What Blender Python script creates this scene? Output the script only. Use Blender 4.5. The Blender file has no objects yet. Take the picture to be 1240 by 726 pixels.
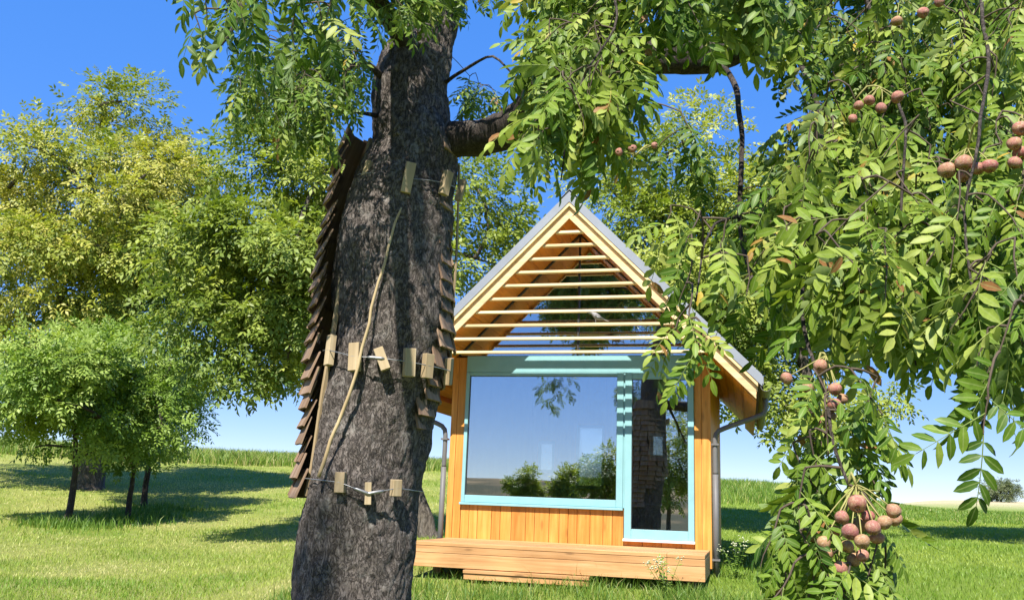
import bpy, math, random
import numpy as np
from mathutils import Vector, Matrix

R = random.Random(7)
rng = np.random.default_rng(11)
sc = bpy.context.scene
COL = sc.collection

# ------------------------------------------------------------------ camera
EYE = 1.6
FPX, PITCH, ROLL, YAW = 1103.1147, 0.2169, 0.0374, 0.2556
Fv = np.array([0, math.cos(PITCH), math.sin(PITCH)])
R0 = np.array([1.0, 0, 0]); U0 = np.array([0, -math.sin(PITCH), math.cos(PITCH)])
Rv = R0*math.cos(ROLL) + U0*math.sin(ROLL)
Uv = -R0*math.sin(ROLL) + U0*math.cos(ROLL)
CAM = np.array([0, 0, EYE])
cam = bpy.data.cameras.new('camera'); cam_o = bpy.data.objects.new('camera', cam); COL.objects.link(cam_o)
cam.sensor_width = 36; cam.lens = 36*FPX/1240; cam.clip_start = 0.05; cam.clip_end = 8000
m = Matrix.Identity(4)
for i in range(3):
    m[i][0] = Rv[i]; m[i][1] = Uv[i]; m[i][2] = -Fv[i]; m[i][3] = CAM[i]
cam_o.matrix_world = m
sc.camera = cam_o

# ------------------------------------------------------------------ light
SUN_EL = math.radians(51.5)
sun_dir = np.array([math.sin(YAW)*math.cos(SUN_EL), math.cos(YAW)*math.cos(SUN_EL), -math.sin(SUN_EL)])
w = bpy.data.worlds.new('World'); sc.world = w; w.use_nodes = True
nt = w.node_tree; bg = nt.nodes['Background']
sky = nt.nodes.new('ShaderNodeTexSky'); sky.sky_type = 'NISHITA'; sky.sun_disc = False
sky.sun_elevation = SUN_EL; sky.sun_rotation = math.pi - YAW
sky.air_density = 0.6; sky.dust_density = 0.0; sky.ozone_density = 3.0; sky.altitude = 300
gm = nt.nodes.new('ShaderNodeGamma'); gm.inputs[1].default_value = .22
hs = nt.nodes.new('ShaderNodeHueSaturation'); hs.inputs['Saturation'].default_value = 3.6; hs.inputs['Value'].default_value = 2.38; hs.inputs['Hue'].default_value = .525
nt.links.new(sky.outputs[0], gm.inputs[0]); nt.links.new(gm.outputs[0], hs.inputs['Color'])   # the photograph's saturated, compressed blue
nt.links.new(hs.outputs[0], bg.inputs[0]); bg.inputs[1].default_value = 0.14
sl = bpy.data.lights.new('sun', 'SUN'); sl.energy = 4.6; sl.angle = math.radians(0.53); sl.color = (1, 0.95, 0.86)
so = bpy.data.objects.new('sun', sl); COL.objects.link(so)
so.rotation_euler = Vector(sun_dir).to_track_quat('-Z', 'Y').to_euler(); so.location = (-3, -10, 20)
vs = sc.view_settings
vs.view_transform = 'Standard'; vs.look = 'None'; vs.gamma = 1; vs.use_curve_mapping = False; vs.exposure = 1.25
sc.cycles.max_bounces = 8; sc.cycles.transparent_max_bounces = 12
sc.cycles.use_denoising = True
sc.cycles.caustics_reflective = False; sc.cycles.caustics_refractive = False

# ------------------------------------------------------------------ helpers
def ray(x, y):
    return Fv + Rv*((x-620)/FPX) - Uv*((y-363)/FPX)
def pix(x, y, rg):
    """point of the place seen at (x, y) of the 1240 px photograph, rg metres away horizontally"""
    d = ray(x, y); return CAM + d*(rg/math.hypot(d[0], d[1]))
def proj(P):
    d = np.asarray(P) - CAM; z = d @ Fv
    return 620 + FPX*(d @ Rv)/z, 363 - FPX*(d @ Uv)/z, z
def norm(v):
    v = np.asarray(v, float); return v/np.maximum(np.linalg.norm(v, axis=-1, keepdims=True), 1e-9)
def hsh(ix, iy, iz, s):
    h = (ix*374761393 + iy*668265263 + iz*2147483647 + s*974634777) & 0xffffffff
    h = ((h ^ (h >> 13))*1274126177) & 0xffffffff
    return ((h ^ (h >> 16)) & 0xffff)/65535.0
def vnoise(p, s=0):
    p = np.asarray(p, float); i = np.floor(p).astype(np.int64); f = p - i; f = f*f*(3-2*f)
    r = 0
    for dx in (0, 1):
        for dy in (0, 1):
            for dz in (0, 1):
                wgt = (f[..., 0] if dx else 1-f[..., 0])*(f[..., 1] if dy else 1-f[..., 1])*(f[..., 2] if dz else 1-f[..., 2])
                r = r + wgt*hsh(i[..., 0]+dx, i[..., 1]+dy, i[..., 2]+dz, s)
    return r
def fbm(p, o=4, s=0):
    r = 0; a = .5
    for k in range(o):
        r = r + a*vnoise(np.asarray(p)*2**k, s+k); a *= .5
    return r

def tag(o, label=None, cat=None, group=None, kind=None):
    if label: o['label'] = label
    if cat: o['category'] = cat
    if group: o['group'] = group
    if kind: o['kind'] = kind
    return o
def empty(name, loc, rz=0):
    o = bpy.data.objects.new(name, None); COL.objects.link(o); o.empty_display_size = .2
    o.location = loc; o.rotation_euler = (0, 0, rz); return o
def np_mesh(name, V, Fc, mat, attrs=None, smooth=False):
    V = np.asarray(V, np.float32); Fc = np.asarray(Fc, np.int32); k = Fc.shape[1]
    me = bpy.data.meshes.new(name)
    me.vertices.add(len(V)); me.vertices.foreach_set('co', V.ravel())
    me.loops.add(Fc.size); me.loops.foreach_set('vertex_index', Fc.ravel())
    me.polygons.add(len(Fc)); me.polygons.foreach_set('loop_start', np.arange(0, Fc.size, k, dtype=np.int32))
    if smooth: me.polygons.foreach_set('use_smooth', np.ones(len(Fc), bool))
    for an, av in (attrs or {}).items():
        a = me.attributes.new(an, 'FLOAT', 'POINT'); a.data.foreach_set('value', np.asarray(av, np.float32))
    me.update(calc_edges=True); me.materials.append(mat); return me
def link(name, me, parent=None):
    o = bpy.data.objects.new(name, me); COL.objects.link(o); o.parent = parent; return o

class MB:
    def __init__(s): s.v = []; s.f = []
    def box(s, x0, x1, y0, y1, z0, z1):
        b = len(s.v)
        s.v += [(x0,y0,z0),(x1,y0,z0),(x1,y1,z0),(x0,y1,z0),(x0,y0,z1),(x1,y0,z1),(x1,y1,z1),(x0,y1,z1)]
        s.f += [tuple(b+i for i in q) for q in ((3,2,1,0),(4,5,6,7),(0,1,5,4),(1,2,6,5),(2,3,7,6),(3,0,4,7))]; return s
    def prism(s, poly, y0, y1):                       # polygon in x,z pushed from y0 to y1
        b = len(s.v); n = len(poly)
        s.v += [(x, y0, z) for x, z in poly] + [(x, y1, z) for x, z in poly]
        s.f += [tuple(range(b, b+n)), tuple(range(b+2*n-1, b+n-1, -1))]
        for i in range(n):
            j = (i+1) % n; s.f.append((b+i, b+n+i, b+n+j, b+j))
        return s
    def add(s, V, Fc):
        b = len(s.v); s.v += [tuple(v) for v in V]; s.f += [tuple(int(i)+b for i in q) for q in Fc]; return s
    def build(s, name, mat, parent=None, smooth=False, bevel=0, loc=None):
        me = bpy.data.meshes.new(name); me.from_pydata(s.v, [], s.f)
        me.materials.append(mat)
        import bmesh
        bm = bmesh.new(); bm.from_mesh(me); bmesh.ops.recalc_face_normals(bm, faces=bm.faces)
        if bevel: bmesh.ops.bevel(bm, geom=bm.edges[:], offset=bevel, segments=1, affect='EDGES')
        bm.to_mesh(me); bm.free()
        if smooth:
            for p in me.polygons: p.use_smooth = True
        o = link(name, me, parent)
        if loc is not None: o.location = loc
        return o
def resample(P, step):
    P = np.asarray(P, float); out = []; n = len(P)
    for i in range(n-1):
        p0 = P[max(i-1, 0)]; p1 = P[i]; p2 = P[i+1]; p3 = P[min(i+2, n-1)]
        L = np.linalg.norm(p2[:3]-p1[:3]); k = max(2, int(L/step))
        for t in np.arange(k)/k:
            out.append(.5*((2*p1)+(p2-p0)*t+(2*p0-5*p1+4*p2-p3)*t*t+(3*p1-p0-3*p2+p3)*t**3))
    out.append(P[-1]); return np.array(out)
def tube(P, rad, n=6, cap=True):
    P = np.asarray(P, float); rad = np.broadcast_to(np.asarray(rad, float), (len(P),))
    T = norm(np.gradient(P, axis=0)); a = np.array([0, 0, 1.]) if abs(T[0][2]) < .9 else np.array([1., 0, 0])
    V = []; u = norm(np.cross(T[0], a))
    for i in range(len(P)):
        u = norm(u - T[i]*(u @ T[i])); v = np.cross(T[i], u)
        for k in range(n):
            an = 2*math.pi*k/n; V.append(P[i] + rad[i]*(math.cos(an)*u + math.sin(an)*v))
    Fc = []
    for i in range(len(P)-1):
        for k in range(n):
            Fc.append((i*n+k, i*n+(k+1) % n, (i+1)*n+(k+1) % n, (i+1)*n+k))
    V = np.array(V)
    return V, np.array(Fc)
def tube_capped(mb, P, rad, n=8):
    V, Fc = tube(P, rad, n); b = len(mb.v); mb.add(V, Fc); L = len(P)
    mb.f += [tuple(b+k for k in range(n))[::-1], tuple(b+(L-1)*n+k for k in range(n))]
    return mb

# ------------------------------------------------------------------ materials
class Mat:
    def __init__(s, name):
        s.m = bpy.data.materials.new(name); s.m.use_nodes = True; s.t = s.m.node_tree
        s.b = s.t.nodes['Principled BSDF']; s.out = s.t.nodes['Material Output']
    def n(s, typ, **kw):
        x = s.t.nodes.new('ShaderNode'+typ)
        for k, v in kw.items():
            if k.startswith('i_'):
                key = k[2:]; key = int(key) if key.isdigit() else key.replace('_', ' ')
                x.inputs[key].default_value = v
            else: setattr(x, k, v)
        return x
    def l(s, a, b): s.t.links.new(a, b)
    def ramp(s, fac, *stops):
        r = s.n('ValToRGB'); e = r.color_ramp.elements
        while len(e) < len(stops): e.new(.5)
        for el, (p, c) in zip(e, stops): el.position = p; el.color = (*c, 1)
        s.l(fac, r.inputs[0]); return r.outputs[0]
    def coord(s, scale=(1, 1, 1), kind='Object', rnd=0):
        tc = s.n('TexCoord'); mp = s.n('Mapping'); mp.inputs['Scale'].default_value = scale
        s.l(tc.outputs[kind], mp.inputs[0])
        if rnd:
            oi = s.n('ObjectInfo'); mu = s.n('Math', operation='MULTIPLY'); mu.inputs[1].default_value = rnd
            s.l(oi.outputs['Random'], mu.inputs[0]); cb = s.n('CombineXYZ')
            for i in range(3): s.l(mu.outputs[0], cb.inputs[i])
            s.l(cb.outputs[0], mp.inputs['Location'])
        return mp.outputs[0]
    def noise(s, vec, scale, detail=4, rough=.55, dist=0):
        x = s.n('TexNoise'); x.inputs['Scale'].default_value = scale; x.inputs['Detail'].default_value = detail
        x.inputs['Roughness'].default_value = rough; x.inputs['Distortion'].default_value = dist
        s.l(vec, x.inputs['Vector']); return x.outputs['Fac']
    def math(s, op, a, b):
        x = s.n('Math', operation=op)
        for i, q in enumerate((a, b)):
            if hasattr(q, 'links'): s.l(q, x.inputs[i])
            else: x.inputs[i].default_value = q
        return x.outputs[0]
    def mix(s, fac, a, b, mode='MIX'):
        x = s.n('MixRGB', blend_type=mode)
        for i, q in enumerate((fac, a, b)):
            if hasattr(q, 'links'): s.l(q, x.inputs[i])
            else: x.inputs[i].default_value = q if i == 0 else (*q, 1)
        return x.outputs[0]
    def bump(s, h, strength=.3, dist=.01):
        b = s.n('Bump'); b.inputs['Strength'].default_value = strength; b.inputs['Distance'].default_value = dist
        s.l(h, b.inputs['Height']); s.l(b.outputs[0], s.b.inputs['Normal']); return b
    def base(s, c, rough=.6, spec=.5):
        if hasattr(c, 'links'): s.l(c, s.b.inputs['Base Color'])
        else: s.b.inputs['Base Color'].default_value = (*c, 1)
        s.b.inputs['Roughness'].default_value = rough; s.b.inputs['Specular IOR Level'].default_value = spec
        return s

def wood(name, c0, c1, c2, axis, rough=.6, knots=.5):
    """planed timber with grain along one axis; every board its own cut"""
    M = Mat(name)
    sg = {'x': (1.2, 26, 26), 'y': (26, 1.2, 26), 'z': (26, 26, 1.2)}[axis]
    v = M.coord(sg, rnd=37.0); g = M.noise(v, 1.0, 5, .6, .6)
    sk = {'x': (3.2, 11, 11), 'y': (11, 3.2, 11), 'z': (11, 11, 3.2)}[axis]
    kn = M.n('TexVoronoi'); kn.inputs['Scale'].default_value = .75; M.l(M.coord(sk, rnd=53.0), kn.inputs['Vector'])
    kf = M.ramp(kn.outputs['Distance'], (0, (1, 1, 1)), (.10, (.75, .75, .75)), (.19, (0, 0, 0)))
    c = M.ramp(g, (.25, c0), (.5, c1), (.75, c2))
    oi = M.n('ObjectInfo'); tone = M.ramp(oi.outputs['Random'], (0, (.84, .80, .76)), (.5, (1, .97, .93)), (1, (1.12, 1.12, 1.12)))
    c = M.mix(1.0, c, tone, 'MULTIPLY')
    c = M.mix(M.math('MULTIPLY', kf, knots), c, tuple(x*.32 for x in c0))
    wv = M.noise(M.coord((1.3, 1.3, 1.3)), 1.5, 3); c = M.mix(1.0, c, M.ramp(wv, (.3, (.84, .83, .82)), (.7, (1.08, 1.08, 1.08))), 'MULTIPLY')
    M.base(c, rough, .3); M.bump(g, .25, .004); return M.m
W_CLAD = wood('larch_cladding', (.42, .165, .028), (.56, .245, .050), (.66, .33, .09), 'z', .5, .45)
W_SOFF = wood('oiled_soffit', (.50, .175, .020), (.66, .26, .032), (.74, .33, .05), 'y', .45, .35)
W_PALE = wood('pale_spruce_slope', (.54, .38, .19), (.66, .49, .27), (.74, .58, .36), 'x', .6, .3)
W_SLAT = wood('pale_spruce_slat', (.60, .44, .23), (.72, .56, .33), (.80, .66, .43), 'x', .6, .15)
W_DECK = wood('deck_larch', (.34, .17, .062), (.46, .255, .105), (.55, .34, .165), 'x', .65, .75)
W_IN = wood('interior_spruce', (.48, .27, .10), (.60, .36, .15), (.68, .43, .20), 'z', .6, .3)
W_OLD = wood('weathered_shingle', (.15, .095, .062), (.24, .16, .108), (.35, .26, .19), 'z', .85, .2)
W_BLOCK = wood('dry_spacer_wood', (.25, .19, .11), (.36, .28, .17), (.44, .36, .235), 'z', .8, .25)
W_POLE = wood('peeled_stick', (.28, .20, .10), (.38, .29, .16), (.46, .37, .22), 'z', .75, .1)

def plain(name, col, rough=.5, metal=0, spec=.5, var=.12, sc_=6):
    M = Mat(name); v = M.noise(M.coord((1, 1, 1)), sc_, 5, .6)
    c = M.ramp(v, (.3, tuple(x*(1-var) for x in col)), (.7, tuple(min(1, x*(1+var)) for x in col)))
    M.base(c, rough, spec); M.b.inputs['Metallic'].default_value = metal
    M.bump(M.noise(M.coord((1, 1, 1)), 90, 3), .06, .002); return M.m
TEAL = plain('teal_paint', (.21, .40, .42), .42, 0, .5, .06)
ROOF = plain('grey_sheet_roof', (.215, .23, .26), .45, .0, .5, .10, 3)
PIPE = plain('zinc_pipe', (.125, .12, .115), .55, 0, .4, .08)
DARK = plain('dark_seal', (.02, .018, .016), .6)
WIRE = plain('steel_wire', (.30, .30, .30), .4, .7)
STONE = plain('concrete_pier', (.3, .29, .27), .9)
WHITE = plain('white_sill', (.74, .74, .72), .45, 0, .5, .05)

M = Mat('coated_glass')
gl = M.n('BsdfGlossy'); gl.inputs['Roughness'].default_value = .003; gl.inputs['Color'].default_value = (.93, .96, 1, 1)
tr = M.n('BsdfTransparent'); tr.inputs['Color'].default_value = (.86, .89, .88, 1)
fr = M.n('LayerWeight'); fr.inputs['Blend'].default_value = .35
fac = M.math('ADD', M.math('MULTIPLY', fr.outputs['Fresnel'], .5), .40)
gb = M.n('Bump'); gb.inputs['Strength'].default_value = .012; gb.inputs['Distance'].default_value = .02
M.l(M.noise(M.coord((1, 1, 1)), 1.6, 1), gb.inputs['Height']); M.l(gb.outputs[0], gl.inputs['Normal'])
mx = M.n('MixShader'); M.l(fac, mx.inputs[0]); M.l(tr.outputs[0], mx.inputs[1]); M.l(gl.outputs[0], mx.inputs[2])
M.l(mx.outputs[0], M.out.inputs[0]); GLASS = M.m

def leafmat(name, stops, trans=.35, rough=.42, tcol=(1.25, 1.3, .55), spec=.4, near=False):
    """stops: colours over the 'tint' attribute of the leaf"""
    M = Mat(name); at = M.n('Attribute'); at.attribute_name = 'tint'
    oi = M.n('ObjectInfo'); f = M.math('ADD', at.outputs['Fac'], M.math('MULTIPLY', M.math('SUBTRACT', oi.outputs['Random'], .5), .25))
    c = M.ramp(f, *stops)
    if near:
        rb = M.n('Attribute'); rb.attribute_name = 'rib'
        c = M.mix(M.ramp(rb.outputs['Fac'], (.80, (0, 0, 0)), (.97, (.45, .45, .45))), c, (.30, .36, .13))
        nz = M.noise(M.coord((1, 1, 1)), 7, 4, .7); c = M.mix(1.0, c, M.ramp(nz, (.3, (.72, .74, .7)), (.7, (1.22, 1.18, 1.2))), 'MULTIPLY')
        ge = M.n('NewGeometry'); c = M.mix(M.math('MULTIPLY', ge.outputs['Backfacing'], .55), c, (.20, .27, .12))
    M.base(c, rough, spec)
    t = M.n('BsdfTranslucent'); M.l(M.mix(1.0, c, tcol, 'MULTIPLY'), t.inputs[0])
    mx = M.n('MixShader'); mx.inputs[0].default_value = trans
    M.l(M.b.outputs[0], mx.inputs[1]); M.l(t.outputs[0], mx.inputs[2]); M.l(mx.outputs[0], M.out.inputs[0])
    return M.m
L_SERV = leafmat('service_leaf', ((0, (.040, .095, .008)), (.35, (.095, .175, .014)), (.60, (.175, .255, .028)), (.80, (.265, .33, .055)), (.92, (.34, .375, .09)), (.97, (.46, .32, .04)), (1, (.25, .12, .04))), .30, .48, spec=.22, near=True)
L_WAL = leafmat('walnut_leaf', ((0, (.05, .10, .012)), (.4, (.16, .215, .025)), (.75, (.30, .33, .042)), (1, (.42, .39, .08))), .33, .5)
L_WALG = leafmat('walnut_leaf_green', ((0, (.06, .115, .015)), (.45, (.19, .25, .034)), (.8, (.31, .36, .062)), (1, (.42, .43, .11))), .34, .5)
L_YOUNG = leafmat('young_leaf', ((0, (.06, .13, .014)), (.5, (.19, .29, .042)), (1, (.34, .43, .10))), .36, .5)
L_BUSH = leafmat('bush_leaf', ((0, (.05, .08, .03)), (.5, (.10, .13, .05)), (1, (.16, .18, .08))), .3, .6)
G_LAWN = leafmat('lawn_blade', ((0, (.13, .245, .018)), (.5, (.30, .37, .050)), (.85, (.43, .44, .12)), (1, (.52, .47, .20))), .35, .5)
G_TALL = leafmat('tall_blade', ((0, (.07, .15, .016)), (.5, (.14, .24, .03)), (.85, (.26, .32, .06)), (1, (.45, .40, .17))), .38, .5)

def bark(name, c0, c1, c2, sx, sz, lichen=0, bump=.6, bd=.02):
    """flaky bark: fine upright plates broken by irregular cracks"""
    M = Mat(name); v = M.coord((sx, sx, sz))
    n1 = M.noise(v, 1, 8, .72, 1.2); n2 = M.noise(v, 2.7, 6, .7, .6)
    rd = M.n('TexNoise'); rd.inputs['Scale'].default_value = .9; rd.inputs['Detail'].default_value = 5; rd.inputs['Roughness'].default_value = .6; rd.inputs['Distortion'].default_value = 1.8
    M.l(M.coord((sx*1.1, sx*1.1, sz*.75)), rd.inputs['Vector'])
    cr = M.ramp(M.math('ABSOLUTE', M.math('SUBTRACT', rd.outputs['Fac'], .5), 0), (0, (0, 0, 0)), (.055, (1, 1, 1)))
    h = M.math('ADD', M.math('MULTIPLY', cr, .5), M.math('ADD', n1, M.math('MULTIPLY', n2, .5)))
    c = M.ramp(n1, (.3, c0), (.52, c1), (.72, c2))
    c = M.mix(1.0, c, M.ramp(n2, (.3, (.7, .7, .7)), (.7, (1.25, 1.25, 1.25))), 'MULTIPLY')
    c = M.mix(M.math('MULTIPLY', M.math('SUBTRACT', 1.0, cr), .7), c, tuple(x*.3 for x in c0))
    if lichen:
        ln = M.noise(M.coord((1, 1, 1)), 9, 6, .7); c = M.mix(M.ramp(ln, (.56, (0, 0, 0)), (.68, (lichen,)*3)), c, (.32, .30, .27))
    M.base(c, .9, .2); M.bump(h, bump, bd); return M.m
BARK = bark('service_bark', (.075, .061, .052), (.15, .127, .112), (.27, .24, .215), 28, 17, .55, 1.0, .016)
BARK2 = bark('limb_bark', (.035, .028, .024), (.06, .048, .04), (.11, .09, .075), 30, 12, .2, .8, .006)
BARK3 = bark('far_bark', (.07, .058, .045), (.13, .11, .09), (.21, .185, .16), 9, 3, .2, .8, .03)
TWIG = plain('twig_bark', (.075, .052, .034), .85)
STALK = plain('fruit_stalk', (.26, .24, .07), .7)

M = Mat('service_fruit')
v = M.coord((1, 1, 1), rnd=19.0); n = M.noise(v, 1.6, 3)
oi = M.n('ObjectInfo')
c = M.ramp(oi.outputs['Random'], (0, (.30, .085, .075)), (.4, (.33, .13, .10)), (.75, (.33, .19, .09)), (1, (.27, .095, .085)))
sp = M.n('TexVoronoi'); sp.inputs['Scale'].default_value = 9; M.l(v, sp.inputs['Vector'])
c = M.mix(M.ramp(sp.outputs['Distance'], (.0, (.5, .5, .5)), (.3, (0, 0, 0))), c, (.58, .48, .38))
c = M.mix(M.ramp(n, (.45, (0, 0, 0)), (.75, (.6, .6, .6))), c, (.42, .33, .10))
bl = M.noise(v, 6, 5, .7); c = M.mix(M.ramp(bl, (.48, (0, 0, 0)), (.62, (.5, .5, .5))), c, (.17, .09, .05))
c = M.mix(M.ramp(M.noise(v, 3.2, 4, .6), (.5, (0, 0, 0)), (.7, (.45, .45, .45))), c, (.50, .36, .33))
M.base(c, .65, .3); M.bump(M.noise(v, 12, 4), .25, .05); FRUIT = M.m

# ------------------------------------------------------------------ ground
RR = np.array([0, 5, 8, 10.5, 12, 14, 17, 22, 27, 31, 36, 40, 47, 54, 70, 100, 140, 200, 400, 1000, 1600, 3500.])
ZL = [0, .15, .25, .32, .34, .37, .46, .66, 1.0, 1.38, 1.85, 2.3, 3.15, 3.3, 2.6, 1, -1, -4, -12, -20, 20, 60]
ZC = [0, .24, .47, .66, .76, .79, .82, 1.0, 1.3, 1.6, 2.1, 2.5, 3.2, 3.3, 2.6, 1, -1, -4, -12, -20, 20, 60]
ZM = [0, .27, .52, .74, .86, .90, .96, 1.15, 1.5, 1.8, 2.2, 2.5, 2.75, 2.7, 2.2, 1.2, 0, -3, -12, -20, 20, 60]
ZR = [0, .28, .54, .73, .88, .97, 1.07, 1.22, 1.36, 1.46, 1.6, 1.7, 1.86, 2.0, 2.35, 3.1, 4.0, 4.2, 1, -10, -10, -10]
ZB = [0, -.1, -.2, -.3, -.38, -.45, -.6, -.9, -1.2, -1.5, -1.9, -2.2, -2.8, -3.4, -4.5, -7, -10, -13, -20, -26, 40, 70]
def azpx(x): return math.atan2((x-620)/FPX, math.cos(PITCH) - .22*math.sin(PITCH))
AZ = np.array([-math.pi, -1.6, -1.0, azpx(-100), azpx(250), azpx(530), azpx(900), azpx(1120), azpx(1300), 1.0, 1.6, math.pi])
ZT = np.array([ZB, ZB, ZL, ZL, ZL, ZC, ZM, ZR, ZR, ZR, ZB, ZB])
def gz(x, y):
    x = np.asarray(x, float); y = np.asarray(y, float)
    r = np.hypot(x, y); a = np.arctan2(x, y)
    i = np.clip(np.searchsorted(AZ, a)-1, 0, len(AZ)-2); t = (a-AZ[i])/(AZ[i+1]-AZ[i]); t = np.clip(t, 0, 1); t = t*t*(3-2*t)
    z = 0
    for k, wk in ((.94, .25), (1, .5), (1.06, .25)):
        zs = np.stack([np.interp(r*k, RR, q) for q in ZT])
        z0 = np.take_along_axis(zs, i[None], 0)[0]; z1 = np.take_along_axis(zs, (i+1)[None], 0)[0]
        z = z + wk*(z0*(1-t) + z1*t)
    p = np.stack([x*.35, y*.35, x*0], -1)
    return z + (fbm(p, 3, 3)-.44)*.10*np.clip(r/8, 0, 1)*(r < 300)
def gz1(x, y): return float(gz(np.array([x]), np.array([y]))[0])
az = np.concatenate([np.arange(-math.pi, -.75, .05), np.arange(-.75, .75, .008), np.arange(.75, math.pi-.02, .05)])
rg = np.concatenate([[.05], np.geomspace(.6, 60, 120), np.geomspace(62, 3500, 46)])
A, G = np.meshgrid(az, rg); X = G*np.sin(A); Y = G*np.cos(A); Z = gz(X.ravel(), Y.ravel())
V = np.stack([X.ravel(), Y.ravel(), Z], -1); na = len(az)
q = np.arange(len(rg)-1)[:, None]*na + np.arange(na)[None]; q2 = np.arange(len(rg)-1)[:, None]*na + (np.arange(na)[None]+1) % na
Fc = np.stack([q, q+na, q2+na, q2], -1).reshape(-1, 4)[:, ::-1]
M = Mat('meadow_ground'); tcv = M.coord((1, 1, 1))
n1 = M.noise(tcv, 55, 6, .75); n2 = M.noise(tcv, .55, 5, .6); n3 = M.noise(tcv, 7, 5, .7)
c = M.ramp(n1, (.28, (.075, .11, .018)), (.5, (.20, .25, .045)), (.75, (.34, .36, .11)))
c = M.mix(M.ramp(n2, (.42, (0, 0, 0)), (.62, (.75, .75, .75))), c, (.29, .30, .085))
c = M.mix(M.ramp(n3, (.52, (0, 0, 0)), (.72, (.6, .6, .6))), c, (.33, .30, .14))
sx3 = M.n('SeparateXYZ'); M.l(tcv, sx3.inputs[0])
c = M.mix(M.ramp(M.math('ADD', M.math('MULTIPLY', sx3.outputs[0], .2), .3), (.0, (0, 0, 0)), (.9, (.6, .6, .6))), c, (.13, .23, .022))   # fresher, unmown growth to the right
ge = M.n('NewGeometry'); ln = M.n('VectorMath', operation='LENGTH'); M.l(ge.outputs['Position'], ln.inputs[0])
far = M.ramp(M.math('DIVIDE', ln.outputs['Value'], 400.0), (.13, (0, 0, 0)), (.24, (1, 1, 1)))
fld = M.ramp(M.noise(M.coord((.02, .1, .05)), 1.0, 4), (.35, (.40, .34, .19)), (.6, (.46, .40, .25)))
hil = M.ramp(M.noise(M.coord((.004, .004, .004)), 2.0, 6), (.42, (.05, .055, .03)), (.58, (.20, .15, .08)))
c = M.mix(far, c, M.mix(M.ramp(M.math('DIVIDE', ln.outputs['Value'], 2000.0), (.15, (0, 0, 0)), (.35, (1, 1, 1))), fld, hil))
M.base(c, .95, .1); M.bump(n1, .8, .05); MEADOW = M.m
g = link('ground', np_mesh('ground', V, Fc, MEADOW, smooth=True)); tag(g, 'mown lawn rising gently to a grassy bank and a dry field', 'ground', kind='structure')

# ------------------------------------------------------------------ cabin
HX, HY, HZ = .888, 11.8218, EYE - .4904          # middle of the front wall, at deck level
cabin = empty('cabin', (HX, HY, HZ), -YAW)
tag(cabin, 'small orange larch cabin with steep gable roof and teal framed glass front', 'cabin')
K = 1.01
def slope(side, za, zb, u0, u1, v0, v1):          # a length of one roof pitch, za and zb are its heights at the ridge
    p = [(side*u0, za-K*u0), (side*u1, za-K*u1), (side*u1, zb-K*u1), (side*u0, zb-K*u0)]
    return MB().prism(p, v0, v1)
def part(name, mb, mat, parent=cabin, bevel=0.0, smooth=False): return mb.build(name, mat, parent, smooth, bevel)
DEP = 4.35; OV = .80
# corner posts and front boards
fw = part('front_wall', MB().box(-1.69, 1.69, .045, .11, -.22, .08).box(-1.69, -1.505, .045, .11, .08, 2.30).box(1.5, 1.69, .045, .11, .08, 2.30), W_IN)
def boards(xs, z0, z1, wall, v0=0.0, v1=.043):
    for a, b in zip(xs[:-1], xs[1:]):
        o = part('board', MB().box(a+.0022, b-.0022, v0-R.uniform(0, .003), v1, z0, z1), W_CLAD, wall, .003)
boards([-1.70, -1.615, -1.505], -.22, 2.36, fw)
xs = [-1.503]
while xs[-1] < .50: xs.append(xs[-1] + R.choice((.115, .13, .15, .165, .19)))
xs[-1] = .624; boards(xs, -.05, .447, fw)
boards([.624, .86, 1.09, 1.33, 1.495], -.05, .062, fw)
boards([1.495, 1.585, 1.70], -.22, 2.36, fw)
# side walls with boards, back wall with windows
for s in (-1, 1):
    sw = part('side_wall', MB().box(min(s*1.56, s*1.665), max(s*1.56, s*1.665), .115, DEP, -.22, 2.36), W_IN)
    y = .115
    while y < DEP-.05:
        y2 = min(y+.145, DEP)
        part('board', MB().box(min(s*1.667, s*1.692), max(s*1.667, s*1.692), y+.002, y2-.002, -.24, 2.33), W_CLAD, sw); y = y2
wins = [(-1.45, -1.15, 1.0, 1.55), (-.77, -.27, .75, 1.84), (.52, .78, 1.30, 1.72)]
mb = MB(); us = [-1.555] + [q for w_ in wins for q in w_[:2]] + [1.555]
for i in range(len(us)-1):
    a, b = us[i], us[i+1]
    if i % 2 == 0: mb.box(a, b, DEP-.12, DEP, -.22, 2.42)
    else:
        w_ = wins[i//2]; mb.box(a, b, DEP-.12, DEP, -.22, w_[2]); mb.box(a, b, DEP-.12, DEP, w_[3], 2.42)
mb.prism([(-1.55, 2.423), (1.55, 2.423), (0, 3.99)], DEP-.12, DEP)
part('back_wall', mb, W_IN)
for (a, b, z0, z1) in wins:
    bw = part('window', MB().box(a, a+.05, DEP-.08, DEP-.03, z0, z1).box(b-.05, b, DEP-.08, DEP-.03, z0, z1).box(a+.05, b-.05, DEP-.08, DEP-.03, z0, z0+.05).box(a+.05, b-.05, DEP-.08, DEP-.03, z1-.05, z1), TEAL)
    part('pane', MB().box(a+.05, b-.05, DEP-.058, DEP-.052, z0+.05, z1-.05), GLASS, bw)
part('floor', MB().box(-1.555, 1.555, .115, DEP-.125, -.06, .0), W_IN)
for (a, b) in ((-1.5, .3), (1.5, .3), (-1.5, 4.0), (1.5, 4.0), (0, .3), (0, 4.0)):
    part('pier', MB().box(a-.14, a+.14, b-.14, b+.14, -.75, -.225), STONE)
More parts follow.
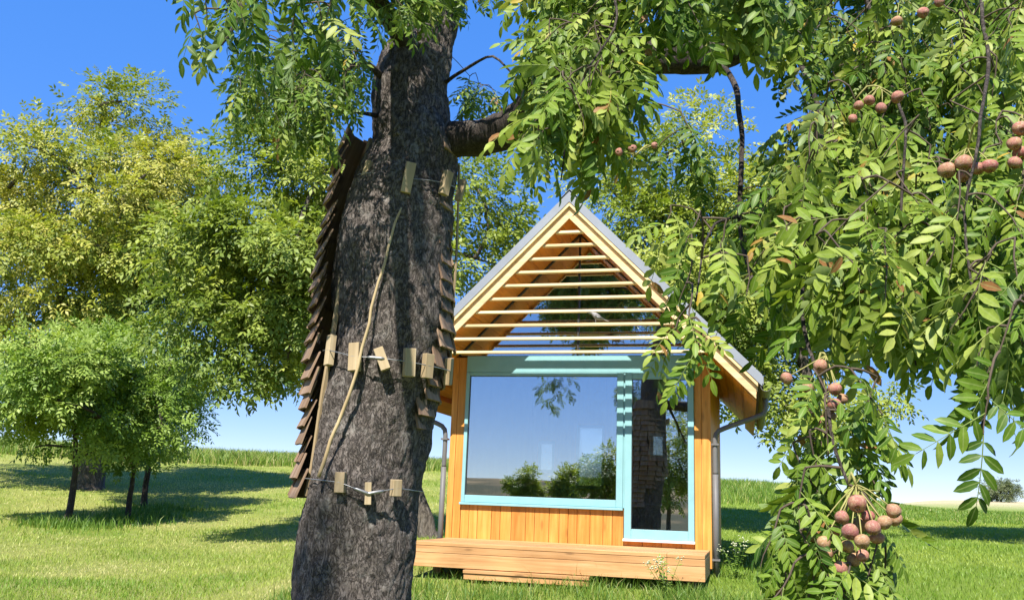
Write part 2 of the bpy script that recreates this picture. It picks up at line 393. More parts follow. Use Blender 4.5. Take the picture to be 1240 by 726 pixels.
# teal front: lintel, window, door
LT = 2.379; GT = 2.112
part('lintel', MB().box(-1.503, 1.493, -.022, .09, GT+.045, LT), TEAL, bevel=.004)
wf = part('window', MB().box(-1.503, -1.455, -.028, .07, .458, GT+.043).box(.528, .612, -.028, .07, .458, GT+.043)
          .box(-1.455, .528, -.024, .07, .458, .55).box(-1.455, .528, -.024, .07, GT, GT+.043), TEAL, bevel=.004)
part('pane', MB().box(-1.455, .528, .012, .02, .55, GT), GLASS, wf)
part('sill', MB().box(-1.515, .618, -.06, .03, .425, .456), TEAL, wf, .004)
part('seal', MB().box(-1.449, .522, .004, .011, .551, .557).box(-1.449, .522, .004, .011, GT-.007, GT-.001).box(-1.4545, -1.449, .004, .011, .551, GT-.001).box(.522, .5275, .004, .011, .551, GT-.001), DARK, wf)
df = part('door', MB().box(.632, .72, -.034, .07, .092, GT+.043).box(1.418, 1.493, -.034, .07, .092, GT+.043)
          .box(.72, 1.418, -.030, .07, .092, .207).box(.72, 1.418, -.030, .07, GT-.04, GT+.043), TEAL, bevel=.004)
part('pane', MB().box(.72, 1.418, .008, .016, .207, GT-.04), GLASS, df)
part('sill', MB().box(.622, 1.50, -.07, .03, .060, .090), WHITE, df, .004)
part('seal', MB().box(.726, 1.412, .001, .007, .208, .214).box(.726, 1.412, .001, .007, GT-.047, GT-.041).box(.7205, .726, .001, .007, .208, GT-.041).box(1.412, 1.4175, .001, .007, .208, GT-.041), DARK, df)
part('cover_strip', MB().box(.613, .631, -.012, .03, .458, GT+.043), TEAL, df)
# gable glazing
gg = part('gable_glazing', MB().prism([(-.012, 2.385), (.012, 2.385), (.012, 4.0), (-.012, 4.0)], -.005, .05)
          .box(-1.62, 1.62, -.005, .05, 2.381, 2.384), DARK)
hz = 4.028
for s in (-1, 1):
    part('pane', MB().prism([(s*.013, 2.386), (s*1.60, 2.386), (s*1.60, hz-K*1.60), (s*.013, hz-K*.013)], .012, .02), GLASS, gg)
    part('frame', slope(s, 4.022, 4.047, .013, 1.63, -.012, .05), DARK, gg)
# roof
roof = part('roof', slope(-1, 4.072, 4.255, 0, 2.25, -OV+.03, DEP+.30).add(*(lambda q: (q.v, q.f))(slope(1, 4.072, 4.255, 0, 2.25, -OV+.03, DEP+.30))), W_IN)
for s in (-1, 1):
    u = 0.0; k = 0
    while u < 2.09:
        u2 = min(u+.104, 2.10); dz = R.uniform(-.0015, .0015)
        part('soffit_board', slope(s, 4.05+dz, 4.070, u+(.0018 if u else 0), u2-.0018, -OV+.032, DEP+.28), W_SOFF, roof); u = u2
    part('eave_beam', slope(s, 3.985, 4.07, 2.104, 2.245, -OV+.035, DEP+.28), W_SOFF, roof)
    part('rake_board', slope(s, 4.010, 4.113, 0, 2.245, -OV, -OV+.028), W_PALE, roof, .002)
    part('rake_filler', slope(s, 4.115, 4.168, 0, 2.262, -OV+.022, -OV+.028), W_PALE, roof)
    part('rake_strip', slope(s, 4.170, 4.222, 0, 2.267, -OV-.022, -OV+.028), W_PALE, roof, .002)
    part('roof_sheet', slope(s, 4.258, 4.352, 0, 2.33, -OV-.022, DEP+.34), ROOF, roof)
    part('verge_trim', slope(s, 4.224, 4.360, 0.0, 2.315, -OV-.030, -OV-.023), ROOF, roof)
    # standing seams
    y = -OV+.45
    while y < DEP+.3:
        part('seam', slope(s, 4.352, 4.385, .02, 2.32, y, y+.02), ROOF, roof); y += .52
    # gutter and downpipe
    gp = MB(); ue = 2.355; zg = 4.258-K*2.30-.045
    N = 9; prof = [(s*(ue+.062*math.cos(math.pi+math.pi*i/(N-1))), zg+.062*math.sin(math.pi+math.pi*i/(N-1))) for i in range(N)]
    prof += [(s*(ue+.057*math.cos(-math.pi*i/(N-1))), zg+.057*math.sin(-math.pi*i/(N-1))) for i in range(N)]
    gp.prism(prof, -OV-.02, DEP+.32); part('gutter', gp, PIPE, roof)
    px = [(ue, -.06, zg-.05), (ue, -.06, zg-.16), (ue-.01, -.06, zg-.22), (ue-.07, -.06, zg-.27), (1.86, -.055, zg-.43), (1.785, -.05, zg-.48), (1.75, -.05, zg-.57), (1.75, -.05, .9)]
    PP = resample([(s*a, b, c_) for a, b, c_ in px], .04)
    pm = tube_capped(MB(), PP, .031, 12); dp = part('downpipe', pm, PIPE, cabin, 0, True)
    tube_capped(pm2 := MB(), [(s*1.75, -.05, .9), (s*1.75, -.05, .3), (s*1.75, -.05, -.30)], .035, 12); part('lower_pipe', pm2, PIPE, dp, 0, True)
    for zc in (1.25, -.12): part('pipe_clamp', MB().box(s*1.75-.046, s*1.75+.046, -.096, -.004, zc, zc+.022), PIPE, dp)
part('ridge_cap', MB().prism([(-.13, 4.395-K*.13), (0, 4.395), (.13, 4.395-K*.13), (.13, 4.388-K*.13), (0, 4.388), (-.13, 4.388-K*.13)], -OV-.03, DEP+.34), ROOF, roof)
# gable slats
ub = 4.010
for i in range(10):
    z = 3.843 - i*(3.843-2.307)/9; uu = (ub-z)/K + .012
    part('slat', MB().box(-uu, uu, -OV+.030, -OV+.096, z-.016, z+.016), W_SLAT, roof, .003)
for o in [q for q in roof.children if q.name.startswith('rake_board')]: pass

# ------------------------------------------------------------------ deck and step
deck = empty('deck', (HX, HY, HZ), -YAW); tag(deck, 'low plank deck of pale larch in front of the cabin door', 'deck')
DL, DR, DV = -1.66, 1.675, -1.36
y = -.006; i = 0
while y > DV+.02:
    y2 = max(y-.136, DV)
    if y2-DV < .03: y2 = DV
    js = 1.27 if i % 2 == 0 else .2
    js = 1.27 if y2 <= DV else js
    for a, b in ((DL, js), (js, DR)):
        MB().box(a+.001, b-.001, y2+.002, y-.002, -.042, R.uniform(-.002, .001)).build('plank', W_DECK, deck, bevel=.004)
    y = y2; i += 1
for z0, z1, dv in ((-.118, -.046, .006), (-.275, -.122, .0)):
    for a, b in ((DL, 1.27), (1.27, DR)):
        MB().box(a+.001, b-.001, DV+dv-.004, DV+.032, z0, z1).build('front_board', W_DECK, deck, bevel=.003)
for x0 in (DL, DR-.035):
    MB().box(x0, x0+.035, DV+.036, -.02, -.27, -.046).build('side_board', W_DECK, deck, bevel=.003)
for x0 in (-1.5, -.4, .6, 1.5):
    for y0 in (DV+.55, -.35): MB().box(x0-.05, x0+.05, y0-.05, y0+.05, -.7, -.05).build('leg', W_DECK, deck)
step = empty('step', (HX, HY, HZ), -YAW); tag(step, 'single plank step under the front edge of the deck', 'step')
MB().box(-.99, .44, DV-.10, DV+.10, -.318, -.282).build('tread', W_DECK, step, bevel=.003)
MB().box(-.985, .435, DV-.085, DV-.055, -.385, -.320).build('riser', W_DECK, step, bevel=.003)
for x0 in (-.9, .3): MB().box(x0, x0+.05, DV-.05, DV+.08, -.62, -.32).build('leg', W_DECK, step)

# ------------------------------------------------------------------ bird on a slat
def bird():
    b = empty('bird', (HX, HY, HZ), -YAW); tag(b, 'small grey brown bird perched on a gable slat', 'bird')
    u0, zt = .345, 2.648+.016; v0 = -OV+.06
    # lofted body, beak to the left, tail to the right
    prof = [(-.105, .135, .002, .002), (-.088, .137, .008, .007), (-.078, .140, .019, .018), (-.060, .143, .026, .026), (-.042, .135, .027, .028), (-.025, .118, .033, .036), (0, .098, .042, .046), (.03, .082, .043, .044), (.06, .068, .034, .032), (.085, .056, .020, .018), (.105, .046, .016, .008), (.15, .030, .018, .005), (.175, .022, .014, .003)]
    P = np.array([(a, 0, z) for a, z, _, _ in prof]); V = []; n = 12
    for (a, z, wy, wz) in prof:
        for k in range(n):
            an = 2*math.pi*k/n; V.append((a, wy*math.cos(an), z+wz*math.sin(an)))
    Fc = [(i*n+k, i*n+(k+1) % n, (i+1)*n+(k+1) % n, (i+1)*n+k) for i in range(len(prof)-1) for k in range(n)]
    mb = MB().add(V, Fc); mb.f += [tuple(range(n))[::-1], tuple((len(prof)-1)*n+k for k in range(n))]
    for s in (-1, 1):
        tube_capped(mb, [(.012, s*.014, .075), (.008, s*.014, .035), (.004, s*.014, .004)], [.010, .004, .003], 6)
        for dx in (-.02, .016): tube_capped(mb, [(.004, s*.014, .004), (.004+dx, s*.015, .003)], .0028, 5)
    feather = plain('grey_plumage', (.26, .245, .235), .8, 0, .2, .3, 60)
    o = mb.build('body', feather, b, True); o.location = (u0, v0, zt-.002)
    for s in (-1, 1):
        wv = [(-.02, s*.030, .118), (.02, s*.044, .112), (.07, s*.036, .085), (.125, s*.018, .048), (.06, s*.040, .058), (.01, s*.044, .072)]
        wb_ = MB(); wb_.v = [(a, bb, c_) for a, bb, c_ in wv] + [(a, bb*.8, c_) for a, bb, c_ in wv]
        wb_.f = [tuple(range(6)), tuple(range(11, 5, -1))] + [(i, i+6, (i+1) % 6+6, (i+1) % 6) for i in range(6)]
        q = wb_.build('wing', plain('wing_feather', (.17, .16, .15), .8, 0, .2, .3, 40), b, True); q.location = (u0, v0, zt-.002)
bird()

# ------------------------------------------------------------------ leaves (templates)
def leaflet(hi=True, wid=.38, fold=.22, droop=.14):
    """one leaflet along +x, length 1; returns verts, tris"""
    if hi:
        st = [(.2, .72), (.5, 1.0), (.8, .66)]; V = [(0, 0, 0)]
        for t, h in st:
            hw = h*wid/2; zc = -droop*t*t
            V += [(t, hw, zc+fold*hw), (t, 0, zc), (t, -hw, zc+fold*hw)]
        V.append((1, 0, -droop*1.15))
        T = [(0, 2, 1), (0, 3, 2)]
        for i in (0, 1):
            a = 1+i*3; b = a+3
            T += [(a, a+1, b+1), (a, b+1, b), (a+1, a+2, b+2), (a+1, b+2, b+1)]
        T += [(7, 8, 10), (8, 9, 10)]
        return np.array(V, float), np.array(T)
    V = [(0, 0, 0), (.5, wid/2, fold*wid/2-droop*.3), (.45, 0, -droop*.25), (.5, -wid/2, fold*wid/2-droop*.3), (1, 0, -droop)]
    return np.array(V, float), np.array([(0, 2, 1), (1, 2, 4), (0, 3, 2), (2, 3, 4)])
def rot_to(X, Zh):
    """frames with x axis X and z axis near Zh (arrays n,3) -> n,3,3 with columns x,y,z"""
    X = norm(X); Z = norm(Zh - X*np.sum(Zh*X, -1, keepdims=True)); Yv = np.cross(Z, X)
    return np.stack([X, Yv, Z], -1)
def pinnate(seed, pairs=6, L=1.0, hi=True, ll=.345, wid=.39):
    """compound leaf of unit length along +x"""
    r = np.random.default_rng(seed)
    bend = r.uniform(.08, .42); side = r.uniform(-.2, .2)
    def cur(t): return np.array([t*(1-.1*bend), side*t*t, -bend*t*t])
    V = []; T = []; tint = []; rib = []; nb = 0
    lv, lt = leaflet(hi, wid)
    ts = np.linspace(.20, .90, pairs); items = []
    for i, t in enumerate(ts):
        for s in (-1, 1):
            a = math.radians(r.uniform(50, 80) - 12*(i/(pairs-1))); items.append((t + r.uniform(-.012, .012), s*a, ll*r.uniform(.85, 1.08)*(0.8 + .3*math.sin(math.pi*(i+.7)/(pairs+.3)))))
    items.append((1.0, r.uniform(-.15, .15), ll*1.0))
    for t, a, l in items:
        tg = norm(cur(t)-cur(t-.02)); d = np.array([math.cos(a), math.sin(a), 0]); d[2] += tg[2]*math.cos(a) + r.uniform(-.42, .10)
        Z = np.array([r.uniform(-.35, .35), -math.sin(a)*r.uniform(-.45, .25)+r.normal(0, .18), 1.0])
        Mx = rot_to(d[None], Z[None])[0]
        vv = (lv*l) @ Mx.T + cur(min(t, 1))
        V.append(vv); T.append(lt+nb); nb += len(vv); tint += [r.uniform(-.16, .16) if r.random() > .03 else .42]*len(vv); rib += [1.0 if abs(q[1]) < 1e-6 else 0.0 for q in lv]
    pts = np.array([cur(t) for t in np.linspace(0, 1, 6)])
    tv, tf = tube(pts, np.linspace(.011, .005, 6), 3); tri = np.concatenate([tf[:, [0, 1, 2]], tf[:, [0, 2, 3]]])
    V.append(tv); T.append(tri+nb); tint += [.12]*len(tv); rib += [1.0]*len(tv)
    return np.concatenate(V), np.concatenate(T), np.array(tint), np.array(rib)
HI = [pinnate(100+i, R.choice((4, 5, 5, 6)), hi=True) for i in range(12)]
LO = [pinnate(200+i, 5, hi=False) for i in range(6)]

# ------------------------------------------------------------------ service tree in front
TR = 5.0
tb = pix(418, 760, TR)
tree = empty('service_tree', (tb[0], tb[1], gz1(tb[0], tb[1])))
tag(tree, 'old service tree with thick leaning trunk, hanging fruit and feathery leaves in the foreground', 'tree')
T0 = np.array(tree.location)
# trunk outline measured as (y, left, right) in photo pixels
prof = [(-120, 540, 605), (-40, 515, 572), (0, 502, 556), (40, 486, 546), (80, 462, 541), (110, 456, 540), (150, 452, 546), (180, 449, 556), (205, 440, 557), (235, 424, 554), (270, 414, 552), (310, 407, 550), (360, 404, 548), (410, 402, 545), (450, 398, 537), (500, 388, 525), (550, 378, 514), (600, 370, 506), (650, 366, 498), (700, 363, 491), (760, 359, 485), (850, 350, 482), (930, 330, 492)]
prof = prof[::-1]
cen = []; rad = []
for y, a, b in prof:
    p = pix((a+b)/2, y, TR); cen.append(p); rad.append((b-a)/2/FPX*np.linalg.norm(p-CAM)*.985)
cr = resample(np.concatenate([np.array(cen), np.array(rad)[:, None]], 1), .013)
P, RD = cr[:, :3], cr[:, 3]
n = 150; tang = norm(np.gradient(P, axis=0)); ux = norm(np.cross(np.broadcast_to([0, 1., 0], tang.shape), tang)); uy = np.cross(tang, ux)
an = np.arange(n)/n*2*math.pi
arc = np.concatenate([[0], np.cumsum(np.linalg.norm(np.diff(P, axis=0), axis=1))])
CA, SA = np.cos(an), np.sin(an)
HH = np.broadcast_to(arc[:, None], (len(P), n)); cx_ = np.broadcast_to(CA, HH.shape)*.33; sx_ = np.broadcast_to(SA, HH.shape)*.33
q3 = np.stack([cx_*16, sx_*16, HH*6.5], -1); wq = np.stack([cx_*9, sx_*9, HH*9], -1)
q3 = q3 + (fbm(wq, 3, 5)[..., None]-.45)*1.5
n1 = fbm(q3, 4, 1); ridge = 1-np.abs(2*vnoise(q3*1.4, 9)-1)
cell = np.abs(2*vnoise(np.stack([cx_*26, sx_*26, HH*17], -1), 21)-1)
lump = fbm(np.stack([cx_*3, sx_*3, HH*2.2], -1), 2, 31)-.375
disp = (n1-.47)*.030 + (cell-.5)*.010 - np.clip(ridge-.84, 0, 1)*.06 + lump*.105
rr = RD[:, None] + disp
# knot burr on the left shoulder
V = P[:, None, :] + rr[..., None]*(CA[None, :, None]*ux[:, None, :] + SA[None, :, None]*uy[:, None, :])
ii = np.arange(len(P)-1)[:, None]*n; kk = np.arange(n)[None]; k2 = (np.arange(n)+1)[None] % n
Fc = np.stack([ii+kk, ii+k2, ii+n+k2, ii+n+kk], -1).reshape(-1, 4)
link('trunk', np_mesh('trunk', V.reshape(-1, 3)-T0, Fc, BARK, smooth=True), tree)
def trunk_at(y):
    """centre and radius of the trunk at photo row y"""
    ys = [proj(p)[1] for p in P[::12]]; i = int(np.argmin(np.abs(np.array(ys)-y)))*12
    return P[i], RD[i], norm(tang[i])

SK = []                                           # skeleton nodes
def limb(name, pts, r0, r1, mat=BARK2, nseg=10, wob=.0):
    P_ = resample([pix(x, y, d) if len(q) == 3 else np.array(q[1:]) for q in pts for x, y, d in [q[:3]]], .05)
    if wob: P_ = P_ + (np.stack([vnoise(P_*5+k*17, k) for k in range(3)], -1)-.5)*wob
    r_ = np.linspace(r0, r1, len(P_))*(1+.25*(vnoise(P_*9, 4)-.5))
    if nseg >= 10:
        V_, F_ = tube(P_, r_, 20); V_ = V_ + (np.stack([vnoise(V_*40, k) for k in range(3)], -1)-.5)*r0*.22
    else: V_, F_ = tube(P_, r_, nseg)
    link(name, np_mesh(name, V_-T0, F_, mat, smooth=True), tree); SK.extend(list(P_[2:])); return P_
limb('limb', [(490, 185, 5.0), (540, 171, 4.95), (585, 165, 4.85), (618, 156, 4.7), (640, 136, 4.5), (655, 110, 4.3), (690, 86, 4.0), (740, 72, 3.7), (800, 68, 3.5), (860, 68, 3.5), (940, 34, 3.6), (1040, -40, 3.6), (1180, -110, 3.4), (1330, -160, 3.2)], .115, .03)
limb('branch', [(862, 68, 3.5), (888, 95, 3.3), (898, 140, 3.1), (896, 200, 2.95), (893, 262, 2.9), (905, 320, 2.8), (930, 370, 2.6)], .012, .006, wob=.02, nseg=8)
limb('branch', [(940, 34, 3.6), (985, 110, 2.9), (990, 200, 2.4), (978, 300, 2.25), (974, 370, 2.1), (980, 420, 2.0), (1000, 470, 1.9), (1010, 540, 1.8), (1028, 592, 1.75)], .011, .003, wob=.02, nseg=8)
limb('branch', [(1180, -110, 3.4), (1195, 60, 2.6), (1185, 160, 2.1), (1170, 260, 2.05), (1180, 360, 2.0), (1195, 440, 1.95), (1185, 520, 1.9)], .008, .002, wob=.02, nseg=8)
limb('branch', [(1040, -40, 3.6), (1075, 90, 2.8), (1095, 180, 2.3), (1090, 280, 2.25), (1100, 380, 2.2), (1110, 440, 2.15)], .008, .002, wob=.02, nseg=8)
limb('branch', [(740, -220, 3.2), (725, -80, 2.7), (745, 20, 2.5), (712, 90, 2.4), (690, 160, 2.35), (680, 220, 2.3)], .009, .002, wob=.03, nseg=8)
limb('branch', [(893, 262, 2.9), (872, 268, 2.5), (853, 290, 2.2), (845, 330, 2.08), (840, 370, 2.0)], .005, .002, wob=.02, nseg=8)
limb('branch', [(540, 100, 4.95), (556, 88, 4.7), (580, 74, 4.5), (597, 69, 4.4), (612, 82, 4.35), (630, 100, 4.3)], .012, .005, wob=.01, nseg=8)
limb('limb', [(500, 70, 5.0), (470, 20, 4.6), (430, -30, 4.0), (370, -70, 3.3), (310, -80, 2.7), (250, -60, 2.3)], .06, .012, nseg=10)
limb('branch', [(470, 100, 4.95), (440, 80, 4.7), (400, 90, 4.5), (360, 110, 4.4), (330, 130, 4.35)], .025, .006, wob=.03, nseg=8)
limb('branch', [(310, -80, 2.7), (300, -20, 2.35), (285, 30, 2.2), (262, 60, 2.15)], .012, .004, nseg=8)
limb('branch', [(455, 140, 4.9), (440, 137, 4.75), (420, 134, 4.6)], .014, .008, nseg=8)
top = pix(572, -120, TR)
limb('limb', [(0, *top), (0, -.25, 4.2, 5.2), (0, -.7, 3.4, 5.9), (0, -1.1, 2.6, 6.4), (0, -1.3, 1.6, 6.8)], .11, .03)
limb('limb', [(0, -.7, 3.4, 5.9), (0, -1.6, 2.8, 6.5), (0, -2.6, 2.0, 6.9), (0, -3.6, 1.6, 7.2)], .06, .02)
limb('limb', [(0, -1.6, 2.8, 6.5), (0, -2.2, 1.2, 7.2), (0, -2.8, -.6, 7.9), (0, -2.9, -1.8, 8.3)], .05, .02)
limb('limb', [(0, *top), (0, .5, 4.6, 5.6), (0, 1.3, 3.9, 6.0), (0, 2.2, 3.2, 6.2)], .10, .03)

# sprays: hanging twigs with leaves
LEAVES = []   # (pos, X, Zhint, length, tint, hi)
TWV = []; TWF = []; twn = 0
def add_tube(P_, r_, n_=4):
    global twn
    V_, F_ = tube(P_, r_, n_); TWV.append(V_); TWF.append(F_+twn); twn += len(V_)
def spray(S, d, L, nl, leaf, tint0, hi=True, face=(.0, -.55, .8), conn=True, fs=.45):
    S = np.asarray(S, float)
    if conn and SK:
        A_ = np.array(SK); dd = np.linalg.norm(A_-S, axis=1) + .35*np.clip(S[2]-A_[:, 2], 0, None); j = int(np.argmin(dd)); B = A_[j]
        if np.linalg.norm(B-S) > .02:
            mid = (B+S)/2 + np.array([R.uniform(-.05, .05), R.uniform(-.05, .05), R.uniform(.02, .12)])*min(1, np.linalg.norm(B-S)*2)
            C_ = resample([B, mid, S], .06); add_tube(C_, np.linspace(.0030, .0020, len(C_)), 5); SK.extend(list(C_[2:]))
    d = norm(d); pts = [S]; p = S.copy(); dv = d.copy()
    for i in range(5):
        dv = norm(dv + np.array([R.gauss(0, .16), R.gauss(0, .16), -.10])); p = p + dv*L/5; pts.append(p.copy())
    pts = np.array(pts); add_tube(pts, np.linspace(.0022, .0011, len(pts)), 4); SK.extend(list(pts[1:4]))
    a0 = R.uniform(0, 6.28)
    for i in range(nl):
        t = (i+.6)/nl*(len(pts)-1); k = min(int(t), len(pts)-2); q = pts[k]+(pts[k+1]-pts[k])*(t-k); tg = norm(pts[k+1]-pts[k])
        s1 = norm(np.cross(tg, [0.3, .2, 1])); s2 = np.cross(tg, s1); a = a0+i*2.4
        out = s1*math.cos(a)+s2*math.sin(a)
        X_ = norm(out*.85 + tg*R.uniform(.35, .9) + np.array([0, 0, -R.uniform(.0, .35)]))
        if i == nl-1: X_ = norm(tg + np.array([0, 0, -.2]))
        Zh = np.array(face) + np.array([R.gauss(0, fs), R.gauss(0, fs), R.gauss(0, fs*.7)])
        LEAVES.append((q, X_, Zh, leaf*R.uniform(.7, 1.2), (R.uniform(.96, .985) if R.random() < .009 else min(.93, max(0, tint0 + R.gauss(0, .18)))), hi))
def inpoly(x, y, poly):
    c_ = False; j = len(poly)-1
    for i in range(len(poly)):
        xi, yi = poly[i]; xj, yj = poly[j]
        if (yi > y) != (yj > y) and x < (xj-xi)*(y-yi)/(yj-yi)+xi: c_ = not c_
        j = i
    return c_
def fill(poly, count, d0, d1, leaf, tint, L=(.14, .26), nl=(4, 7), hi=True, down=1.0, face=(0, -.55, .8), fs=.45, bias=1.0, tilt=0.0):
    xs_ = [p[0] for p in poly]; ys_ = [p[1] for p in poly]; k = 0; pts = []
    while k < count:
        x = R.uniform(min(xs_), max(xs_)); y = R.uniform(min(ys_), max(ys_))
        if not inpoly(x, y, poly): continue
        pts.append((x, y, d0+(d1-d0)*R.random()**bias + tilt*(max(ys_)-y)/(max(ys_)-min(ys_)))); k += 1
    pts.sort(key=lambda q: q[1])
    for x, y, d_ in pts:
        ln = R.uniform(*L); S = pix(x, y, d_) + np.array([0, 0, ln*.45])
        spray(S, (R.gauss(0, .55), R.gauss(0, .45), -down*R.uniform(.5, 1.1)), ln, R.randint(*nl), leaf, tint, hi, face, True, fs)
LF = .155
# right hand curtain, deep layer tinted dark as inner shade, near layer tinted bright as sunlit
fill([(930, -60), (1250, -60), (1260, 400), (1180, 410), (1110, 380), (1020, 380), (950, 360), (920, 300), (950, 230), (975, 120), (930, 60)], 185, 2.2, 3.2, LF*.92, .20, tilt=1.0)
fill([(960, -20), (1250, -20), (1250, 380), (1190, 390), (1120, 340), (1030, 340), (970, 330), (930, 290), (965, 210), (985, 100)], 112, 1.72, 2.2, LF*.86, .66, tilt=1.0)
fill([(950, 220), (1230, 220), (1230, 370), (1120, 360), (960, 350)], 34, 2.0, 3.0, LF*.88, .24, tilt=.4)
fill([(1180, 360), (1240, 360), (1245, 420), (1200, 450)], 6, 1.75, 2.1, LF*.9, .22, (.08, .16), (3, 5))
fill([(760, -60), (960, -60), (920, 20), (800, 25)], 40, 2.3, 3.0, LF*.9, .42, (.1, .18), (3, 5))
# column above the roof
fill([(660, -60), (755, -60), (760, 50), (735, 135), (702, 168), (672, 145), (662, 60)], 116, 2.15, 2.7, LF*.92, .62, (.12, .2), (4, 6), tilt=.6)
fill([(640, 150), (668, 140), (665, 185), (640, 190)], 5, 2.2, 2.5, LF*.62, .72, (.06, .1), (3, 4))
fill([(815, 130), (835, 130), (838, 190), (820, 195)], 3, 2.4, 2.7, LF*.8, .30, (.08, .14), (3, 4))
# sprig over the right roof verge
for x, y, d_, k_ in ((848, 275, 2.0, .62), (838, 330, 1.95, .6), (838, 378, 1.9, .62), (822, 405, 1.95, .5), (848, 410, 1.85, .42), (880, 285, 2.0, .7), (812, 268, 2.3, .75), (905, 330, 2.1, .75)):
    spray(pix(x, y-20, d_), (R.gauss(-.08, .15), R.gauss(0, .15), -1), .10, 3, LF*k_*1.25, .60, True, (-.05, -.75, .6), True, .25)
# hanging fruiting sprig, lower right
for x, y, d_, k_ in ((985, 470, 1.85, .7), (1030, 470, 1.8, .6), (1062, 480, 1.85, .65), (1000, 520, 1.8, .7), (980, 545, 1.8, .65), (1025, 530, 1.85, .6), (975, 590, 1.75, .7), (1000, 585, 1.8, .6), (978, 640, 1.7, .65), (968, 665, 1.72, .6), (985, 690, 1.7, .65), (1040, 695, 1.75, .6), (1068, 655, 1.75, .5), (1072, 680, 1.75, .45), (1030, 705, 1.7, .6), (1055, 705, 1.75, .5), (1010, 655, 1.85, .6), (962, 705, 1.7, .6), (1040, 565, 1.85, .6), (1040, 650, 1.9, .5), (1020, 620, 1.9, .6), (995, 650, 1.9, .6), (985, 725, 1.75, .6), (1020, 740, 1.75, .6), (995, 560, 1.85, .6), (970, 610, 1.8, .6), (1055, 520, 1.9, .6), (945, 640, 1.75, .55), (950, 675, 1.75, .6), (1000, 700, 1.8, .6), (1060, 720, 1.8, .6), (1010, 490, 1.9, .6), (960, 560, 1.85, .55)):
    spray(pix(x, y-24, d_), (R.gauss(0, .3), R.gauss(0, .3), -1), .11, R.randint(3, 4), LF*k_*1.05, .42, True, (0, -.7, .65), True, .35)
spray(pix(1196, 470, 1.75), (-.1, 0, -1), .08, 3, LF*.85, .12, True, (0, -.9, .3), True, .2)
# left top: near leaves, then the leaves on the trunk's own branches
fill([(228, -60), (430, -60), (410, 25), (340, 55), (232, 30)], 30, 2.0, 2.6, LF*.7, .32, (.07, .13), (3, 4))
fill([(280, 60), (440, 40), (440, 120), (400, 150), (335, 150), (285, 110)], 84, 4.2, 5.0, LF*.85, .40, hi=False)
fill([(400, -80), (660, -80), (620, -10), (560, -20), (540, 10), (500, 10), (440, 35)], 32, 3.6, 4.8, LF, .45, (.1, .2), hi=False)
fill([(470, -50), (560, -50), (555, 5), (480, 10)], 16, 4.1, 4.6, LF, .45, (.1, .2), hi=False)
fill([(565, 105), (600, 105), (600, 130), (570, 130)], 6, 5.2, 5.7, LF, .45, hi=False)
# above and beside the frame: the rest of the crown, which shades the trunk and is mirrored in the gable glass
def cloud(c, r, count, leaf, hi=False):
    for _ in range(count):
        v_ = np.array([R.gauss(0, 1), R.gauss(0, 1), R.gauss(0, 1)]); v_ = v_/np.linalg.norm(v_)*R.random()**.4*np.array(r)
        spray(np.array(c)+v_, (R.gauss(0, .6), R.gauss(0, .6), -.5), .3, 7, leaf, .35, hi, (0, -.4, .9), True, .45)
cloud((-1.15, 2.5, 5.9), (.85, 1.1, .8), 10, .19)
cloud((-.75, 3.9, 5.3), (.8, .8, .7), 10, .19)
cloud((1.2, 3.6, 5.8), (1.2, .8, .6), 30, .19)
cloud((-3.75, 1.2, 7.35), (1.3, 1.7, 1.6), 420, .33)
cloud((-3.3, -1.6, 8.3), (1.1, 1.2, 1.5), 110, .33)
cloud((-4.5, 1.7, 4.5), (.5, .6, .8), 16, .19)
fill([(900, -260), (1300, -260), (1300, -90), (900, -90)], 10, 2.9, 3.8, .17, .35, hi=False)

# turn the leaves into parts: the 300 that show largest singly, the rest as one mass
def vis(l):
    x, y, z = proj(l[0] + l[1]*l[3]*.5)
    if z < .3 or not (-10 < x < 1250 and -10 < y < 736): return 0
    return l[3]/z
order = sorted(range(len(LEAVES)), key=lambda i: -vis(LEAVES[i]))
big = set(order[:298])
leaf_me = [np_mesh('leaf', v_, t_, L_SERV, {'tint': .42+ti, 'rib': rb_}) for v_, t_, ti, rb_ in HI]
leaf_me2 = [np_mesh('leaf', v_, t_, L_SERV, {'tint': .66+ti, 'rib': rb_}) for v_, t_, ti, rb_ in HI]
leaf_me3 = [np_mesh('leaf', v_, t_, L_SERV, {'tint': .22+ti, 'rib': rb_}) for v_, t_, ti, rb_ in HI]
leaf_me4 = [np_mesh('leaf', v_, t_, L_SERV, {'tint': .93+.4*ti, 'rib': rb_}) for v_, t_, ti, rb_ in HI[:4]]
FV = []; FT = []; FA = []; FB = []; fn = 0
fr_all = rot_to(np.array([l[1] for l in LEAVES]), np.array([l[2] for l in LEAVES]))
for i, l in enumerate(LEAVES):
    Mx = fr_all[i]
    if i in big:
        k = R.randrange(len(HI)); me = leaf_me4[k % 4] if l[4] > .95 else (leaf_me3 if l[4] < .3 else leaf_me if l[4] < .56 else leaf_me2)[k]
        o = link('leaf', me, tree)
        mt = Matrix.Identity(4)
        for a in range(3):
            for b in range(3): mt[a][b] = Mx[a][b]*l[3]
            mt[a][3] = l[0][a]-T0[a]
        o.matrix_local = mt
    else:
        v_, t_, ti, rb_ = R.choice(HI if l[5] else LO); FB.append(rb_)
        FV.append((v_*l[3]) @ Mx.T + l[0] - T0); FT.append(t_+fn); fn += len(v_); FA.append(l[4]+(ti if l[4] < .95 else 0*ti))
fo = link('foliage', np_mesh('foliage', np.concatenate(FV), np.concatenate(FT), L_SERV, {'tint': np.concatenate(FA), 'rib': np.concatenate(FB)}), tree); fo['kind'] = 'stuff'
tw = link('twigs', np_mesh('twigs', np.concatenate(TWV)-T0, np.concatenate(TWF), TWIG, smooth=True), tree); tw['kind'] = 'stuff'

